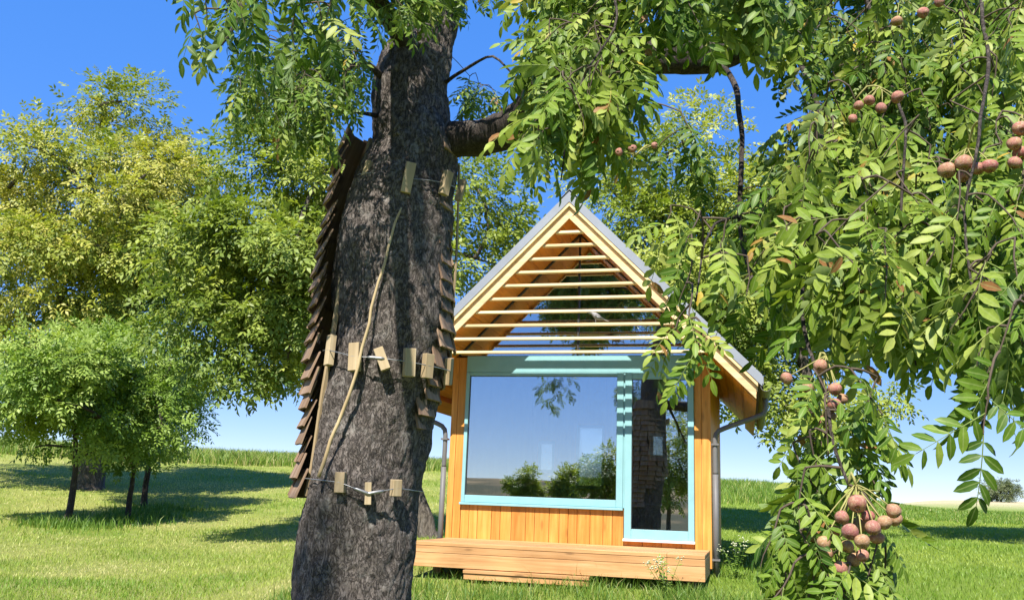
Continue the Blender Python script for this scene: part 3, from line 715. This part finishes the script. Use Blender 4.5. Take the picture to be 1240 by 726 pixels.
# fruit: little pears with a dark eye
fv = []; n = 14; pr = [(0, .80), (.18, .80), (.30, .74), (.62, .55), (.90, .22), (1.0, -.12), (.93, -.48), (.68, -.78), (.40, -.92), (.26, -.90), (.14, -.78), (0, -.74)]
for r_, z in pr:
    for k in range(n):
        a = 2*math.pi*k/n; j = 1+.05*math.sin(3*a+1); fv.append((r_*j*math.cos(a), r_*j*math.sin(a), z))
ff = [(i*n+k, i*n+(k+1) % n, (i+1)*n+(k+1) % n, (i+1)*n+k) for i in range(len(pr)-1) for k in range(n)]
fruit_me = np_mesh('fruit', np.array(fv), np.array(ff)[:, ::-1], FRUIT, smooth=True)
tuftv = []; tuftf = []
for k in range(5):
    a = 2*math.pi*k/5; b = len(tuftv); tuftv += [(.2*math.cos(a-.4), .2*math.sin(a-.4), -.86), (.2*math.cos(a+.4), .2*math.sin(a+.4), -.86), (.30*math.cos(a), .30*math.sin(a), -1.06)]; tuftf.append((b, b+1, b+2))
tuft_me = np_mesh('calyx', np.array(tuftv), np.array(tuftf), plain('dry_calyx', (.05, .035, .02), .9))
CL = [
 ((1036, 586, 1.74), [(1038, 608, 1.70, 11.5), (1020, 625, 1.70, 9), (1051, 624, 1.72, 8), (1030, 642, 1.67, 10), (1040, 634, 1.74, 10), (1057, 637, 1.69, 10), (1070, 631, 1.70, 9), (1081, 617, 1.71, 9.5), (985, 648, 1.72, 8), (998, 655, 1.69, 8.5), (1001, 668, 1.70, 8.5), (1017, 686, 1.70, 9), (1044, 654, 1.66, 9.5), (1044, 671, 1.70, 7.5), (1084, 628, 1.76, 8), (1062, 650, 1.72, 8.5), (1010, 640, 1.72, 8), (1026, 660, 1.70, 8.5), (1034, 676, 1.72, 8)]),
 ((1000, 430, 1.95), [(994, 442, 1.92, 9), (953, 457, 1.93, 8), (1011, 470, 1.90, 9), (1009, 489, 1.88, 9), (985, 498, 1.90, 7.5), (1004, 502, 1.90, 8), (996, 510, 1.92, 8), (1020, 482, 1.92, 7.5), (978, 468, 1.93, 7.5)]),
 ((1090, -5, 2.65), [(1117, 15, 2.62, 10), (1086, 25, 2.62, 10), (1137, 2, 2.64, 9)]),
 ((1065, 105, 2.43), [(1040, 127, 2.40, 8), (1053, 121, 2.40, 8.5), (1067, 130, 2.40, 9), (1086, 117, 2.40, 10), (1033, 143, 2.40, 7.5)]),
 ((1172, 180, 2.20), [(1147, 205, 2.16, 12), (1167, 196, 2.15, 11), (1184, 203, 2.15, 9.5), (1198, 200, 2.15, 10.5), (1166, 212, 2.17, 9)]),
 ((1238, 140, 2.25), [(1235, 155, 2.20, 10), (1228, 173, 2.20, 9.5), (1229, 196, 2.20, 9), (1236, 184, 2.22, 10)]),
 ((985, 240, 2.27), [(976, 258, 2.25, 7.5), (988, 261, 2.25, 8)]),
 ((770, 188, 2.4), [(750, 184, 2.35, 6.5), (766, 180, 2.35, 7), (792, 176, 2.35, 6)]),
]
for (hx, hy, hd), fr_ in CL:
    hub = pix(hx, hy, hd); A_ = np.array(SK); B = A_[int(np.argmin(np.linalg.norm(A_-hub, axis=1)))]
    mb = MB(); tube_capped(mb, resample([B, (B+hub)/2+np.array([0, 0, .02]), hub], .02), .0028, 5); place = []
    for x, y, d_, rp in fr_:
        c_ = pix(x, y, d_); r_ = .93*rp/FPX*min(1.98, np.linalg.norm(c_-CAM)); up = norm(norm(hub-c_)*.8 + np.array([R.gauss(0, .25), R.gauss(.15, .25), .35]))
        e_ = c_+up*r_*.8; mid = (e_+hub)/2 + up*.012
        tube_capped(mb, resample([hub, mid, e_], .015), .0013, 5); place.append((c_, r_, up))
        if R.random() < .6:                       # a bare stalk beside it
            g_ = mid + np.array([R.gauss(0, .02), R.gauss(0, .02), R.gauss(-.01, .02)]); tube_capped(mb, [hub*.5+mid*.5, g_], .001, 4)
    mb.v = [tuple(np.array(v_)-T0) for v_ in mb.v]
    st = mb.build('fruit_stalk', STALK, tree, True)
    for c_, r_, up in place:
        o = link('fruit', fruit_me, st); o.location = Vector(c_-T0); o.scale = (r_*R.uniform(.92, 1.06), r_*R.uniform(.92, 1.06), r_*R.uniform(.9, 1.12))
        o.rotation_euler = Vector(up).to_track_quat('Z', 'Y').to_euler()
        o2 = link('calyx', tuft_me, st); o2.location = o.location; o2.scale = o.scale; o2.rotation_euler = o.rotation_euler

# ------------------------------------------------------------------ things tied to the trunk
sh = empty('shingle_cover', tuple(T0)); tag(sh, 'weathered brown wooden shingle cover wrapped round the back of the leaning trunk', 'shingle cover')
axis_px = [(486, 150, 70, 70), (480, 191, 72, 72), (466, 300, 80, 80), (463, 400, 86, 86), (456, 450, 84, 84), (440, 530, 73, 73), (428, 610, 70, 70)]
axl = resample([np.array([*pix(x, y, TR+.02), (a+b)/2/FPX*TR*1.04-.045]) for x, y, a, b in axis_px], .01)
zs = np.array([proj(q[:3])[1] for q in axl])
tm = MB(); Wd, Hh = .150, .165
tm.v = [(-Wd/2, -.006, 0), (Wd/2, -.006, 0), (Wd/2, .006, 0), (-Wd/2, .006, 0), (-Wd/2+.004, -.003, Hh), (Wd/2-.004, -.003, Hh), (Wd/2-.004, .003, Hh), (-Wd/2+.004, .003, Hh)]
tm.f = [(3,2,1,0),(4,5,6,7),(0,1,5,4),(1,2,6,5),(2,3,7,6),(3,0,4,7)]
proto = tm.build('shingle', W_OLD, sh); sme = proto.data; first = True
tiers = [191, 219, 238, 256, 281, 302, 321, 343, 363, 383, 402, 424, 446, 465, 484, 503, 522, 541, 560, 582, 604]
for ti, ty in enumerate(tiers):
    i = int(np.argmin(np.abs(zs-ty))); c_ = axl[i][:3]; r_ = axl[i][3]+.035
    na_ = 10
    for k in range(na_):
        th = math.radians(-20 + 224*k/(na_-1)) + R.gauss(0, .03)      # 0 = right, 90 = back, 180 = left
        if ty > 535 and th < 1.0: continue
        e_ = np.array([math.cos(th), math.sin(th), 0]); tg_ = np.array([-math.sin(th), math.cos(th), 0])
        tilt = R.uniform(.28, .48) if th > 1.2 else R.uniform(.24, .36); upv = norm(np.array([0, 0, 1.]) - e_*tilt); nrm = np.cross(tg_, upv)
        o = proto if first else sme and link('shingle', sme, sh); first = False
        mt = Matrix.Identity(4); pos = c_ + e_*(r_ + R.uniform(-.004, .016)) - T0 + np.array([0, 0, R.gauss(0, .006)])
        sx2 = R.uniform(.85, 1.15); hs = R.uniform(.9, 1.1)*(.9 if ti else 1.1)
        for a in range(3):
            mt[a][0] = tg_[a]*sx2; mt[a][1] = nrm[a]; mt[a][2] = upv[a]*hs; mt[a][3] = pos[a]
        o.matrix_local = mt
for side, pts in (('l', [(449, 168, 4.96), (441, 200, 4.93), (428, 240, 4.9), (404, 400, 4.88), (392, 470, 4.9), (379, 560, 4.92), (371, 600, 4.93)]), ('r', [(556, 200, 4.98), (553, 300, 4.98), (548, 380, 4.97), (545, 450, 4.98)])):
    pp = resample([pix(*q) for q in pts], .1); mb = MB()
    V_, F_ = tube(pp, .014 if side == 'l' else .007, 4); mb.add(V_-T0, F_); mb.build('batten', W_BLOCK, sh)

def ring(label, y0, blocks, turn):
    g_ = empty('tension_wire', tuple(T0)); tag(g_, label, 'wire tie', 'wire ties with spacer blocks round the trunk')
    c0, r0, t0 = trunk_at(y0)
    bx = []
    for x, y, bw, bh, tilt in blocks:
        c_, r_, t_ = trunk_at(y); d = ray(x, y); d = d/np.linalg.norm(d)
        # where the sight line meets a round trunk of that radius
        oc = CAM-c_; tt = norm(t_); dp = d-tt*(d @ tt); op = oc-tt*(oc @ tt)
        A_ = dp @ dp; B_ = 2*dp @ op; rr_ = r_+.016; C_ = op @ op-rr_**2; disc = B_*B_-4*A_*C_
        s_ = (-B_-math.sqrt(disc))/(2*A_) if disc > 0 else -B_/(2*A_)
        h_ = CAM+d*s_; nrm = norm((h_-c_)-tt*((h_-c_) @ tt))
        if disc <= 0: h_ = c_+nrm*rr_ + tt*((h_-c_) @ tt)
        bx.append((h_, nrm, tt, bw*5/FPX, bh*5/FPX, tilt))
    for h_, nrm, tt, bw, bh, tilt in bx:
        side = np.cross(tt, nrm); zz = tt*math.cos(tilt)+side*math.sin(tilt); xx = np.cross(zz, -nrm)
        o = MB().box(-bw/2, bw/2, -.018, .018, -bh/2, bh/2).build('spacer_block', W_BLOCK, g_, bevel=.002)
        mt = Matrix.Identity(4)
        for a in range(3): mt[a][0] = xx[a]; mt[a][1] = -nrm[a]; mt[a][2] = zz[a]; mt[a][3] = h_[a]+nrm[a]*.020-T0[a]
        o.matrix_local = mt
    # the wire runs over the blocks and on round the back
    us = norm(np.cross(t0, [0, 1., 0])); vs_ = np.cross(t0, us); pts = []
    anch = sorted([(math.atan2((h_-c0) @ vs_, (h_-c0) @ us), (h_-c0) @ t0, np.linalg.norm((h_-c0)-t0*((h_-c0) @ t0))) for h_, *_ in bx])
    aa = np.array([q[0] for q in anch]); hh = np.array([q[1] for q in anch])
    front = math.atan2((CAM-c0) @ vs_, (CAM-c0) @ us)
    aw = (aa-front+math.pi) % (2*math.pi)-math.pi; od = np.argsort(aw); aw = aw[od]; hh = hh[od]
    for k in range(73):
        a = -math.pi+2*math.pi*k/72; h2 = np.interp(a, aw, hh)
        onb = .052 if abs(a) < max(abs(aw))+.05 else .02
        pts.append(c0 + t0*h2 + (r0+onb)*(math.cos(a+front)*us+math.sin(a+front)*vs_))
    mb = MB(); V_, F_ = tube(np.array(pts), .0028, 5); mb.add(V_-T0, F_); mb.build('wire', WIRE, g_, True)
    for tx in turn:
        k = int(np.argmin([abs(proj(p)[0]-tx)+(0 if np.linalg.norm(p-CAM) < 5.0 else 1e4) for p in pts])); p = pts[k]; dr = norm(pts[k+1]-pts[k-1])
        mb = MB(); tube_capped(mb, [p-dr*.045, p-dr*.03, p+dr*.03, p+dr*.045], [.004, .009, .009, .004], 6); mb.v = [tuple(np.array(v_)-T0) for v_ in mb.v]; mb.build('turnbuckle', WIRE, g_, True)
ring('highest of three wire ties with wooden blocks round the trunk', 214, [(447, 213, 9, 34, .1), (494, 217, 12, 38, -.08), (537, 222, 11, 30, -.05), (554, 230, 6, 28, 0)], [480])
ring('middle wire tie holding six wooden blocks against the trunk', 437, [(404, 425, 10, 36, -.12), (432, 433, 13, 32, -.15), (463, 435, 11, 26, -.5), (494, 439, 13, 32, -.12), (515, 443, 12, 28, -.08), (539, 449, 11, 32, -.25)], [455])
ring('lowest wire tie with three small wooden blocks on the trunk', 589, [(414, 584, 11, 22, -.1), (445, 597, 7, 24, -.1), (477, 590, 11, 18, -.1)], [437, 457])
def stick(label, pts, r0, r1):
    P_ = []
    for x, y, off in pts:
        c_, r_, t_ = trunk_at(y); d = ray(x, y); d = d/np.linalg.norm(d); oc = CAM-c_; dp = d-t_*(d @ t_); op = oc-t_*(oc @ t_)
        A_ = dp @ dp; B_ = 2*dp @ op; C_ = op @ op-(r_+off)**2; ds = B_*B_-4*A_*C_; s_ = (-B_-math.sqrt(max(ds, 0)))/(2*A_); P_.append(CAM+d*s_)
    P_ = resample(P_, .04); P_ = P_ + (np.stack([vnoise(P_*9+k*7, k) for k in range(3)], -1)-.5)*.028
    o = empty('stick', tuple(P_[-1])); tag(o, label, 'stick'); mb = MB(); tube_capped(mb, P_-P_[-1], np.linspace(r0, r1, len(P_)), 8)
    mb.build('shaft', W_POLE, o, True)
stick('long crooked pale stick leaning diagonally across the trunk', [(486, 250, .03), (470, 300, .035), (455, 360, .045), (440, 410, .05), (428, 455, .06), (415, 500, .05), (398, 545, .05), (386, 578, .06)], .006, .010)

# ------------------------------------------------------------------ background trees
def pinnate_cloud(centers, dirs, normals, leafL, npairs, ll, wid, seed):
    """vectorised compound leaves made of folded leaflets; returns verts, tris, owner index"""
    r = np.random.default_rng(seed); n_ = len(centers); Fm = rot_to(dirs, normals)
    lv = np.array([(0, 0, 0), (.5, wid/2, .05), (.5, -wid/2, .05), (1, 0, -.12)]); lt = np.array([(0, 2, 1), (1, 2, 3)])
    Vs = []; Ts = []; Ow = []; base = 0
    slots = [(t, s) for t in np.linspace(.3, .9, npairs) for s in (-1, 1)] + [(1.0, 0)]
    for t, s in slots:
        a = s*r.uniform(.7, 1.15, n_); d = np.stack([np.cos(a), np.sin(a), r.uniform(-.5, .15, n_)], -1)
        zz = np.stack([r.normal(0, .25, n_), r.normal(0, .25, n_), np.ones(n_)], -1)
        Ml = rot_to(d, zz); L_ = ll*r.uniform(.75, 1.15, n_)
        loc = np.einsum('nij,kj->nki', Ml, lv)*L_[:, None, None]
        loc[:, :, 0] += t; loc[:, :, 2] -= .25*t*t
        wv = np.einsum('nij,nkj->nki', Fm, loc*leafL[:, None, None]) + centers[:, None, :]
        Vs.append(wv.reshape(-1, 3)); Ts.append((lt[None]+4*np.arange(n_)[:, None, None]).reshape(-1, 3)+base); base += 4*n_; Ow.append(np.repeat(np.arange(n_), 4))
    return np.concatenate(Vs), np.concatenate(Ts), np.concatenate(Ow)
def bg_tree(name, label, base, crown, rad, nclus, nspray, leafL, mat, trunk_r, fork, seed, lean=(0, 0), crad=(.24, .38), tint=(.2, .75), group=None, barkm=None, npairs=3, ll=.42, wid=.42, gap=.0, cat='tree', extra=()):
    r = np.random.default_rng(seed); base = np.array([base[0], base[1], gz1(base[0], base[1]) - .1]); crown = np.array(crown); rad = np.array(rad)
    root = empty(name, tuple(base)); tag(root, label, cat, group)
    # clusters
    C_ = []
    tries = 0
    while len(C_) < nclus and tries < 8000:
        tries += 1
        v_ = norm(r.normal(size=3)); q_ = v_*(r.random()**.42)
        p = crown + q_*rad*.82
        if vnoise(p*.55/max(.3, rad.mean()/4)+seed, seed) < gap: continue
        C_.append(p)
    C_ = np.array(C_ + [np.array(e[:3]) for e in extra]); cr_ = rad.mean()*r.uniform(crad[0], crad[1], len(C_))
    for i, e in enumerate(extra): cr_[len(C_)-len(extra)+i] = e[3]
    # trunk and limbs
    mb = MB(); fk = base + np.array([lean[0], lean[1], fork]); topp = crown + np.array([0, 0, rad[2]*.3])
    tp = resample([base, (base+fk)/2 + np.array([r.normal(0, .06), r.normal(0, .06), 0])*trunk_r*5, fk, (fk+topp)/2 + r.normal(0, .12, 3)*rad*.5, topp], .25)
    tr_ = np.interp(np.linspace(0, 1, len(tp)), [0, .04, .4, 1], [trunk_r*1.35, trunk_r, trunk_r*.7, trunk_r*.12])
    V_, F_ = tube(tp, tr_, 12); mb.add(V_ + (np.stack([vnoise(V_*4, k) for k in range(3)], -1)-.5)*trunk_r*.45, F_)
    hi_ = tp[tp[:, 2] >= fk[2]-.05]
    nodes = [q for q in hi_]
    for j in np.argsort(np.linalg.norm(C_-fk, axis=1)):
        c_ = C_[j]; A_ = np.array(nodes); dd = np.linalg.norm(A_-c_, axis=1)+.5*np.clip(A_[:, 2]-c_[2], 0, None); b_ = A_[int(np.argmin(dd))]
        L_ = np.linalg.norm(c_-b_); pp = resample([b_, b_*.5+c_*.5+np.array([r.normal(0, .07), r.normal(0, .07), .06])*L_, c_], max(.2, L_/5))
        r1 = min(trunk_r*.5, .02+.02*L_+trunk_r*.08); V_, F_ = tube(pp, np.linspace(r1, .012, len(pp)), 6); mb.add(V_, F_); nodes.extend(list(pp[1:]))
    mb.v = [tuple(np.array(v_)-base) for v_ in mb.v]
    mb.build('trunk', barkm or BARK3, root, True)
    # sprays over the clusters
    wgt = cr_**2; cnt = r.multinomial(nspray, wgt/wgt.sum()); idx = np.repeat(np.arange(len(C_)), cnt)
    v_ = norm(r.normal(size=(nspray, 3))); v_[:, 2] = np.where(v_[:, 2] < -.75, -v_[:, 2]*.6, v_[:, 2])
    q_ = v_*(r.random((nspray, 1))**.38)
    pos = C_[idx] + q_*cr_[idx][:, None]*np.array([1, 1, .72])
    pos += (np.stack([vnoise(pos*1.7+31*k, 40+k) for k in range(3)], -1)-.5)*.5*cr_[idx][:, None]
    outw = norm(pos-crown); d = norm(q_ + outw*.5 + r.normal(0, .5, (nspray, 3)) + np.array([0, 0, -.35]))
    nr = np.array([0, -.25, .9]) + outw*.5 + r.normal(0, .38, (nspray, 3))
    LL = leafL*r.uniform(.7, 1.2, nspray)
    V_, T_, O_ = pinnate_cloud(pos, d, nr, LL, npairs, ll, wid, seed)
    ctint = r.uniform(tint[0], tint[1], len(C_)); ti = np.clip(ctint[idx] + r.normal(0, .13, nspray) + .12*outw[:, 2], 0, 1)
    link('crown', np_mesh('crown', V_-base, T_, mat, {'tint': ti[O_]}), root)
    return root
def at(x, y, d_): return pix(x, y, d_)
# big old walnut on the left
b = at(108, 585, 32); c = at(98, 288, 32)
bg_tree('walnut_tree', 'tall yellow green walnut tree on the far left behind young trees', b, c, (5.7, 5.0, 6.0), 105, 17500, .42, L_WAL, .42, 2.4, 3, crad=(.14, .27), tint=(.3, .95), gap=.36)
# second walnut behind the big trunk, next to the cabin
b = at(522, 650, 18.2); c = at(395, 318, 18.6)
ex = [(*at(285, 430, 17.5), .8), (*at(330, 400, 17.5), 1.0), (*at(300, 460, 17.3), .55), (*at(345, 450, 17.5), .6), (*at(590, 260, 18.5), 1.0), (*at(600, 320, 18.7), .9), (*at(570, 220, 18.5), .9), (*at(225, 385, 17.8), .9), (*at(240, 300, 18), 1.1), (*at(310, 190, 18.4), 1.0), (*at(350, 170, 18.4), .9), (*at(260, 360, 18), 1.0), (*at(625, 285, 19), .7)]
bg_tree('walnut_tree', 'spreading walnut tree with leaning trunk left of the cabin', b, c, (3.3, 3.0, 2.5), 56, 13000, .35, L_WALG, .20, 2.6, 5, lean=(-.9, .2), crad=(.20, .33), tint=(.35, .95), gap=.22, extra=ex)
# tree behind the cabin on the right
b = at(985, 632, 20.5); c = at(905, 330, 21.0)
ex = [(*at(795, 200, 20), 1.2), (*at(800, 280, 20), 1.3), (*at(760, 250, 20.5), 1.0), (*at(840, 330, 20), 1.2), (*at(720, 215, 21), .8), (*at(850, 160, 20.5), 1.0), (*at(960, 500, 20), .8), (*at(1020, 500, 19.5), .7), (*at(920, 470, 20), .9), (*at(1075, 490, 19.5), .6), (*at(895, 400, 20), 1.0), (*at(990, 540, 20), .4)]
bg_tree('walnut_tree', 'leafy walnut tree standing behind the right side of the cabin roof', b, c, (3.6, 3.2, 3.1), 54, 12500, .35, L_WALG, .24, 2.8, 8, crad=(.20, .33), tint=(.3, .9), gap=.25, extra=ex)
# tree to the right, behind the hanging curtain
b = at(1370, 700, 19.5); c = at(1330, 330, 20.5)
bg_tree('walnut_tree', 'walnut tree at the right edge behind the hanging fruit branches', b, c, (3.6, 3.2, 3.0), 48, 7500, .38, L_WALG, .26, 2.8, 13, crad=(.22, .36), tint=(.15, .7), gap=.2)
# young trees on the lawn
YG = 'young trees on the left lawn'
b = at(80, 640, 23); c = at(75, 468, 23)
bg_tree('young_tree', 'young bright green tree, leftmost of the three on the lawn', b, c, (2.1, 1.8, 2.1), 46, 4000, .29, L_YOUNG, .085, 1.5, 17, crad=(.14, .33), tint=(.25, .95), group=YG, barkm=BARK2, npairs=3, gap=.40)
b = at(154, 632, 24.5); c = at(160, 466, 24.5)
bg_tree('young_tree', 'young bright green tree with forked stem in the middle of three', b, c, (2.0, 1.8, 2.2), 46, 4000, .29, L_YOUNG, .07, 1.3, 19, crad=(.14, .33), tint=(.25, .9), group=YG, barkm=BARK2, npairs=3, gap=.40)
b = at(174, 617, 27.5); c = at(192, 466, 27.5)
bg_tree('young_tree', 'young bright green tree, rightmost and farthest of the three', b, c, (2.1, 1.8, 2.2), 42, 3600, .30, L_YOUNG, .09, 1.4, 23, crad=(.18, .36), tint=(.25, .85), group=YG, barkm=BARK2, npairs=3, gap=.40)
# lone round bush far out on the field
b = at(1212, 604, 115); c = at(1212, 595, 115)
bg_tree('bush', 'round grey green bush far away on the field edge at right', b, (c[0], c[1], gz1(b[0], b[1])+1.2), (2.3, 2.0, 1.35), 26, 1500, .42, L_BUSH, .12, .4, 29, crad=(.3, .45), cat='bush')
# trees behind the viewer, seen mirrored in the cabin glass
for i, (x, y, cz, rd, lab) in enumerate([(-19.6, -25.2, 2.5, (1.0, 1.0, 1.2), 'left one of two round trees mirrored low in the cabin window'), (-17.2, -26, 2.4, (1.1, 1.0, 1.3), 'right one of two round trees mirrored low in the cabin window'), (-10.4, -15.6, 2.5, (1.1, 1.1, 1.9), 'willowy tree mirrored at the right side of the cabin window'), (-7.2, -14.8, 3.3, (1.7, 1.4, 2.8), 'dark tree mirrored in the glass of the cabin door')]):
    bg_tree('mirrored_tree', lab, (x, y), (x, y, cz), rd, 26, 1800, .34, L_WALG, .13, 1.0, 41+i, crad=(.26, .40))

# ------------------------------------------------------------------ grass
def blades(name, px, py, h, wd, tint, mat, label, bend=.5, seed=0):
    r = np.random.default_rng(seed); n_ = len(px); z = gz(px, py)
    a = r.uniform(0, 6.283, n_); ux_ = np.stack([np.cos(a), np.sin(a), np.zeros(n_)], -1)
    b = r.uniform(0, 6.283, n_); bd = np.stack([np.cos(b), np.sin(b), np.zeros(n_)], -1)*(bend*h*r.uniform(.2, 1, n_))[:, None]
    B = np.stack([px, py, z-.01], -1); up = np.array([0, 0, 1.])
    m1 = B + up*(h*.55)[:, None] + bd*.3; tpp = B + up*(h*r.uniform(.85, 1, n_))[:, None] + bd
    w2 = (wd/2)[:, None]*ux_
    V = np.stack([B-w2, B+w2, m1+w2*.8, m1-w2*.8, tpp], 1).reshape(-1, 3)
    k = (np.arange(n_)*5)[:, None]; T = np.concatenate([k+np.array([[0, 1, 2]]), k+np.array([[0, 2, 3]]), k+np.array([[3, 2, 4]])])
    o = link(name, np_mesh(name, V, T, mat, {'tint': np.repeat(tint, 5)})); tag(o, label, 'grass', kind='stuff'); return o
def in_cabin(x, y, mgn=0.0):
    dx, dy = x-HX, y-HY; u = dx*math.cos(YAW)-dy*math.sin(YAW); v_ = dx*math.sin(YAW)+dy*math.cos(YAW)
    return (np.abs(u) < 1.70+mgn) & (v_ > -1.40-mgn) & (v_ < 4.4+mgn), u, v_
def scatter(n_, r0, r1, a0, a1, p=1.0, seed=0):
    r = np.random.default_rng(seed); q = r.random(n_); rr_ = (r0**(2-2*p)+(r1**(2-2*p)-r0**(2-2*p))*q)**(1/(2-2*p)) if p != 1 else r0*(r1/r0)**q
    a = r.uniform(a0, a1, n_); return rr_*np.sin(a), rr_*np.cos(a), rr_, r
x, y, rr_, r = scatter(210000, 7.6, 44, -.62, .60, 1.0, 1)
ic, u, v_ = in_cabin(x, y); k = ~ic; x, y, rr_ = x[k], y[k], rr_[k]
pt = fbm(np.stack([x*.5, y*.5, x*0], -1), 4, 7)
h = (.018+.034*r.random(len(x)))*(1+rr_/30)*(.5+1.2*pt); ti = np.clip(.62-2.4*(pt-.47) + r.normal(0, .2, len(x)), 0, 1)
ti = ti*(1-.55*np.clip((np.arctan2(x, y)+.12)/.25, 0, 1))
blades('lawn_grass', x, y, h, .006*(.5+rr_/15), ti, G_LAWN, 'short mown lawn grass spreading around the trees and cabin', .9, 2)
# long grass round the deck, right of the cabin, and round the young stems
xs_, ys_ = [], []
r = np.random.default_rng(5)
def patch(n_, u0, u1, v0, v1):
    u = r.uniform(u0, u1, n_); v_ = r.uniform(v0, v1, n_); xs_.append(HX+u*math.cos(YAW)+v_*math.sin(YAW)); ys_.append(HY-u*math.sin(YAW)+v_*math.cos(YAW))
patch(17000, -2.8, 3.4, -3.4, -1.42); patch(2500, -1.7, 1.7, -1.42, -1.0); patch(4000, 1.75, 3.6, -1.6, 3.5); patch(1500, -2.6, -1.75, -1.5, 4)
x = np.concatenate(xs_); y = np.concatenate(ys_); pt = fbm(np.stack([x*1.1, y*1.1, x*0], -1), 3, 9)
k = r.random(len(x)) < np.clip((pt-.22)*3, .15, 1); x, y, pt = x[k], y[k], pt[k]
h = (.06+.13*r.random(len(x)))*(.5+1.2*pt) * np.where(r.random(len(x)) < .04, 1.7, 1)
blades('long_grass', x, y, h, np.full(len(x), .0085), np.clip(.42+r.normal(0, .25, len(x)), 0, 1), G_TALL, 'longer fresh green grass growing in front of the deck and beside the cabin', .8, 3)
# tall grass on the bank
x, y, rr_, r = scatter(52000, 43, 58, -.60, .02, 0.0, 6)
h = .30+.35*r.random(len(x)); blades('bank_grass', x, y, h, np.full(len(x), .035), np.clip(.62+r.normal(0, .25, len(x)), 0, 1), G_TALL, 'tall unmown grass along the crest of the bank', .6, 4)
x, y, rr_, r = scatter(26000, 30, 50, .10, .55, 0.0, 8)
h = .18+.30*r.random(len(x)); h *= np.clip((.50-np.arctan2(x, y))/.25, .35, 1); blades('bank_grass', x, y, h, np.full(len(x), .028), np.clip(.50+r.normal(0, .25, len(x)), 0, 1), G_TALL, 'tall green grass on the slope right behind the cabin', .6, 5)
xs_, ys_ = [], []
for (px_, py_, d_, n_, s_) in ((70, 648, 22.4, 700, .45), (100, 645, 23, 500, .6), (140, 640, 24, 600, .55), (170, 632, 25.5, 600, .6), (195, 622, 27, 500, .5)):
    p = pix(px_, py_, d_); xs_.append(p[0]+r.normal(0, s_, n_)); ys_.append(p[1]+r.normal(0, s_*.7, n_))
x = np.concatenate(xs_); y = np.concatenate(ys_); h = .08+.24*r.random(len(x))**2
blades('tussock_grass', x, y, h, np.full(len(x), .022), np.clip(.3+r.normal(0, .2, len(x)), 0, 1), G_TALL, 'dark uncut grass tufts round the feet of the young trees', .6, 6)

# ------------------------------------------------------------------ flowering weeds
def weed(label, u, v_, hgt, seed):
    r = random.Random(seed); X_ = HX+u*math.cos(YAW)+v_*math.sin(YAW); Y_ = HY-u*math.sin(YAW)+v_*math.cos(YAW)
    o = empty('weed', (X_, Y_, gz1(X_, Y_))); tag(o, label, 'plant', 'flowering weeds beside the deck')
    st = MB(); fl = MB(); lv = []; lt = []; nn = 0
    tv, tt = leaflet(False, .32)
    for s in range(7):
        a = r.uniform(0, 6.28); sp_ = r.uniform(.1, .5); hh = hgt*r.uniform(.55, 1)
        P_ = resample([(0, 0, 0), (sp_*.2*math.cos(a), sp_*.2*math.sin(a), hh*.5), (sp_*.45*math.cos(a), sp_*.45*math.sin(a), hh)], .04); tube_capped(st, P_, np.linspace(.004, .002, len(P_)), 5)
        for i in range(2, len(P_)):
            for _ in range(2):
                d = np.array([r.gauss(0, 1), r.gauss(0, 1), r.uniform(-.1, .8)]); Mx = rot_to(d[None], np.array([[0, -.3, 1.]]))[0]
                lv.append((tv*r.uniform(.04, .085)) @ Mx.T + P_[i]); lt.append(tt+nn); nn += len(tv)
        for _ in range(7):
            c_ = P_[-1] + np.array([r.gauss(0, .028), r.gauss(0, .028), r.gauss(0, .02)]); b = len(fl.v); q = r.uniform(.007, .012)
            fl.v += [tuple(c_+np.array(k)*q) for k in ((1,0,0),(-1,0,0),(0,1,0),(0,-1,0),(0,0,1),(0,0,-1))]
            fl.f += [(b,b+2,b+4),(b+2,b+1,b+4),(b+1,b+3,b+4),(b+3,b,b+4),(b+2,b,b+5),(b+1,b+2,b+5),(b+3,b+1,b+5),(b,b+3,b+5)]
    st.build('stem', G_TALL, o); link('leaves', np_mesh('leaves', np.concatenate(lv), np.concatenate(lt), L_YOUNG, {'tint': np.full(nn, .5)}), o)
    fl.build('flowers', plain('pale_flower', (.46, .47, .30), .8), o)['kind'] = 'stuff'
weed('pale flowering weed beside the right downpipe of the cabin', 1.98, -.15, .52, 3)
weed('pale flowering weed in the grass in front of the deck', 1.30, -1.75, .42, 5)
print('leaves', len(LEAVES), 'objects', len(bpy.data.objects))
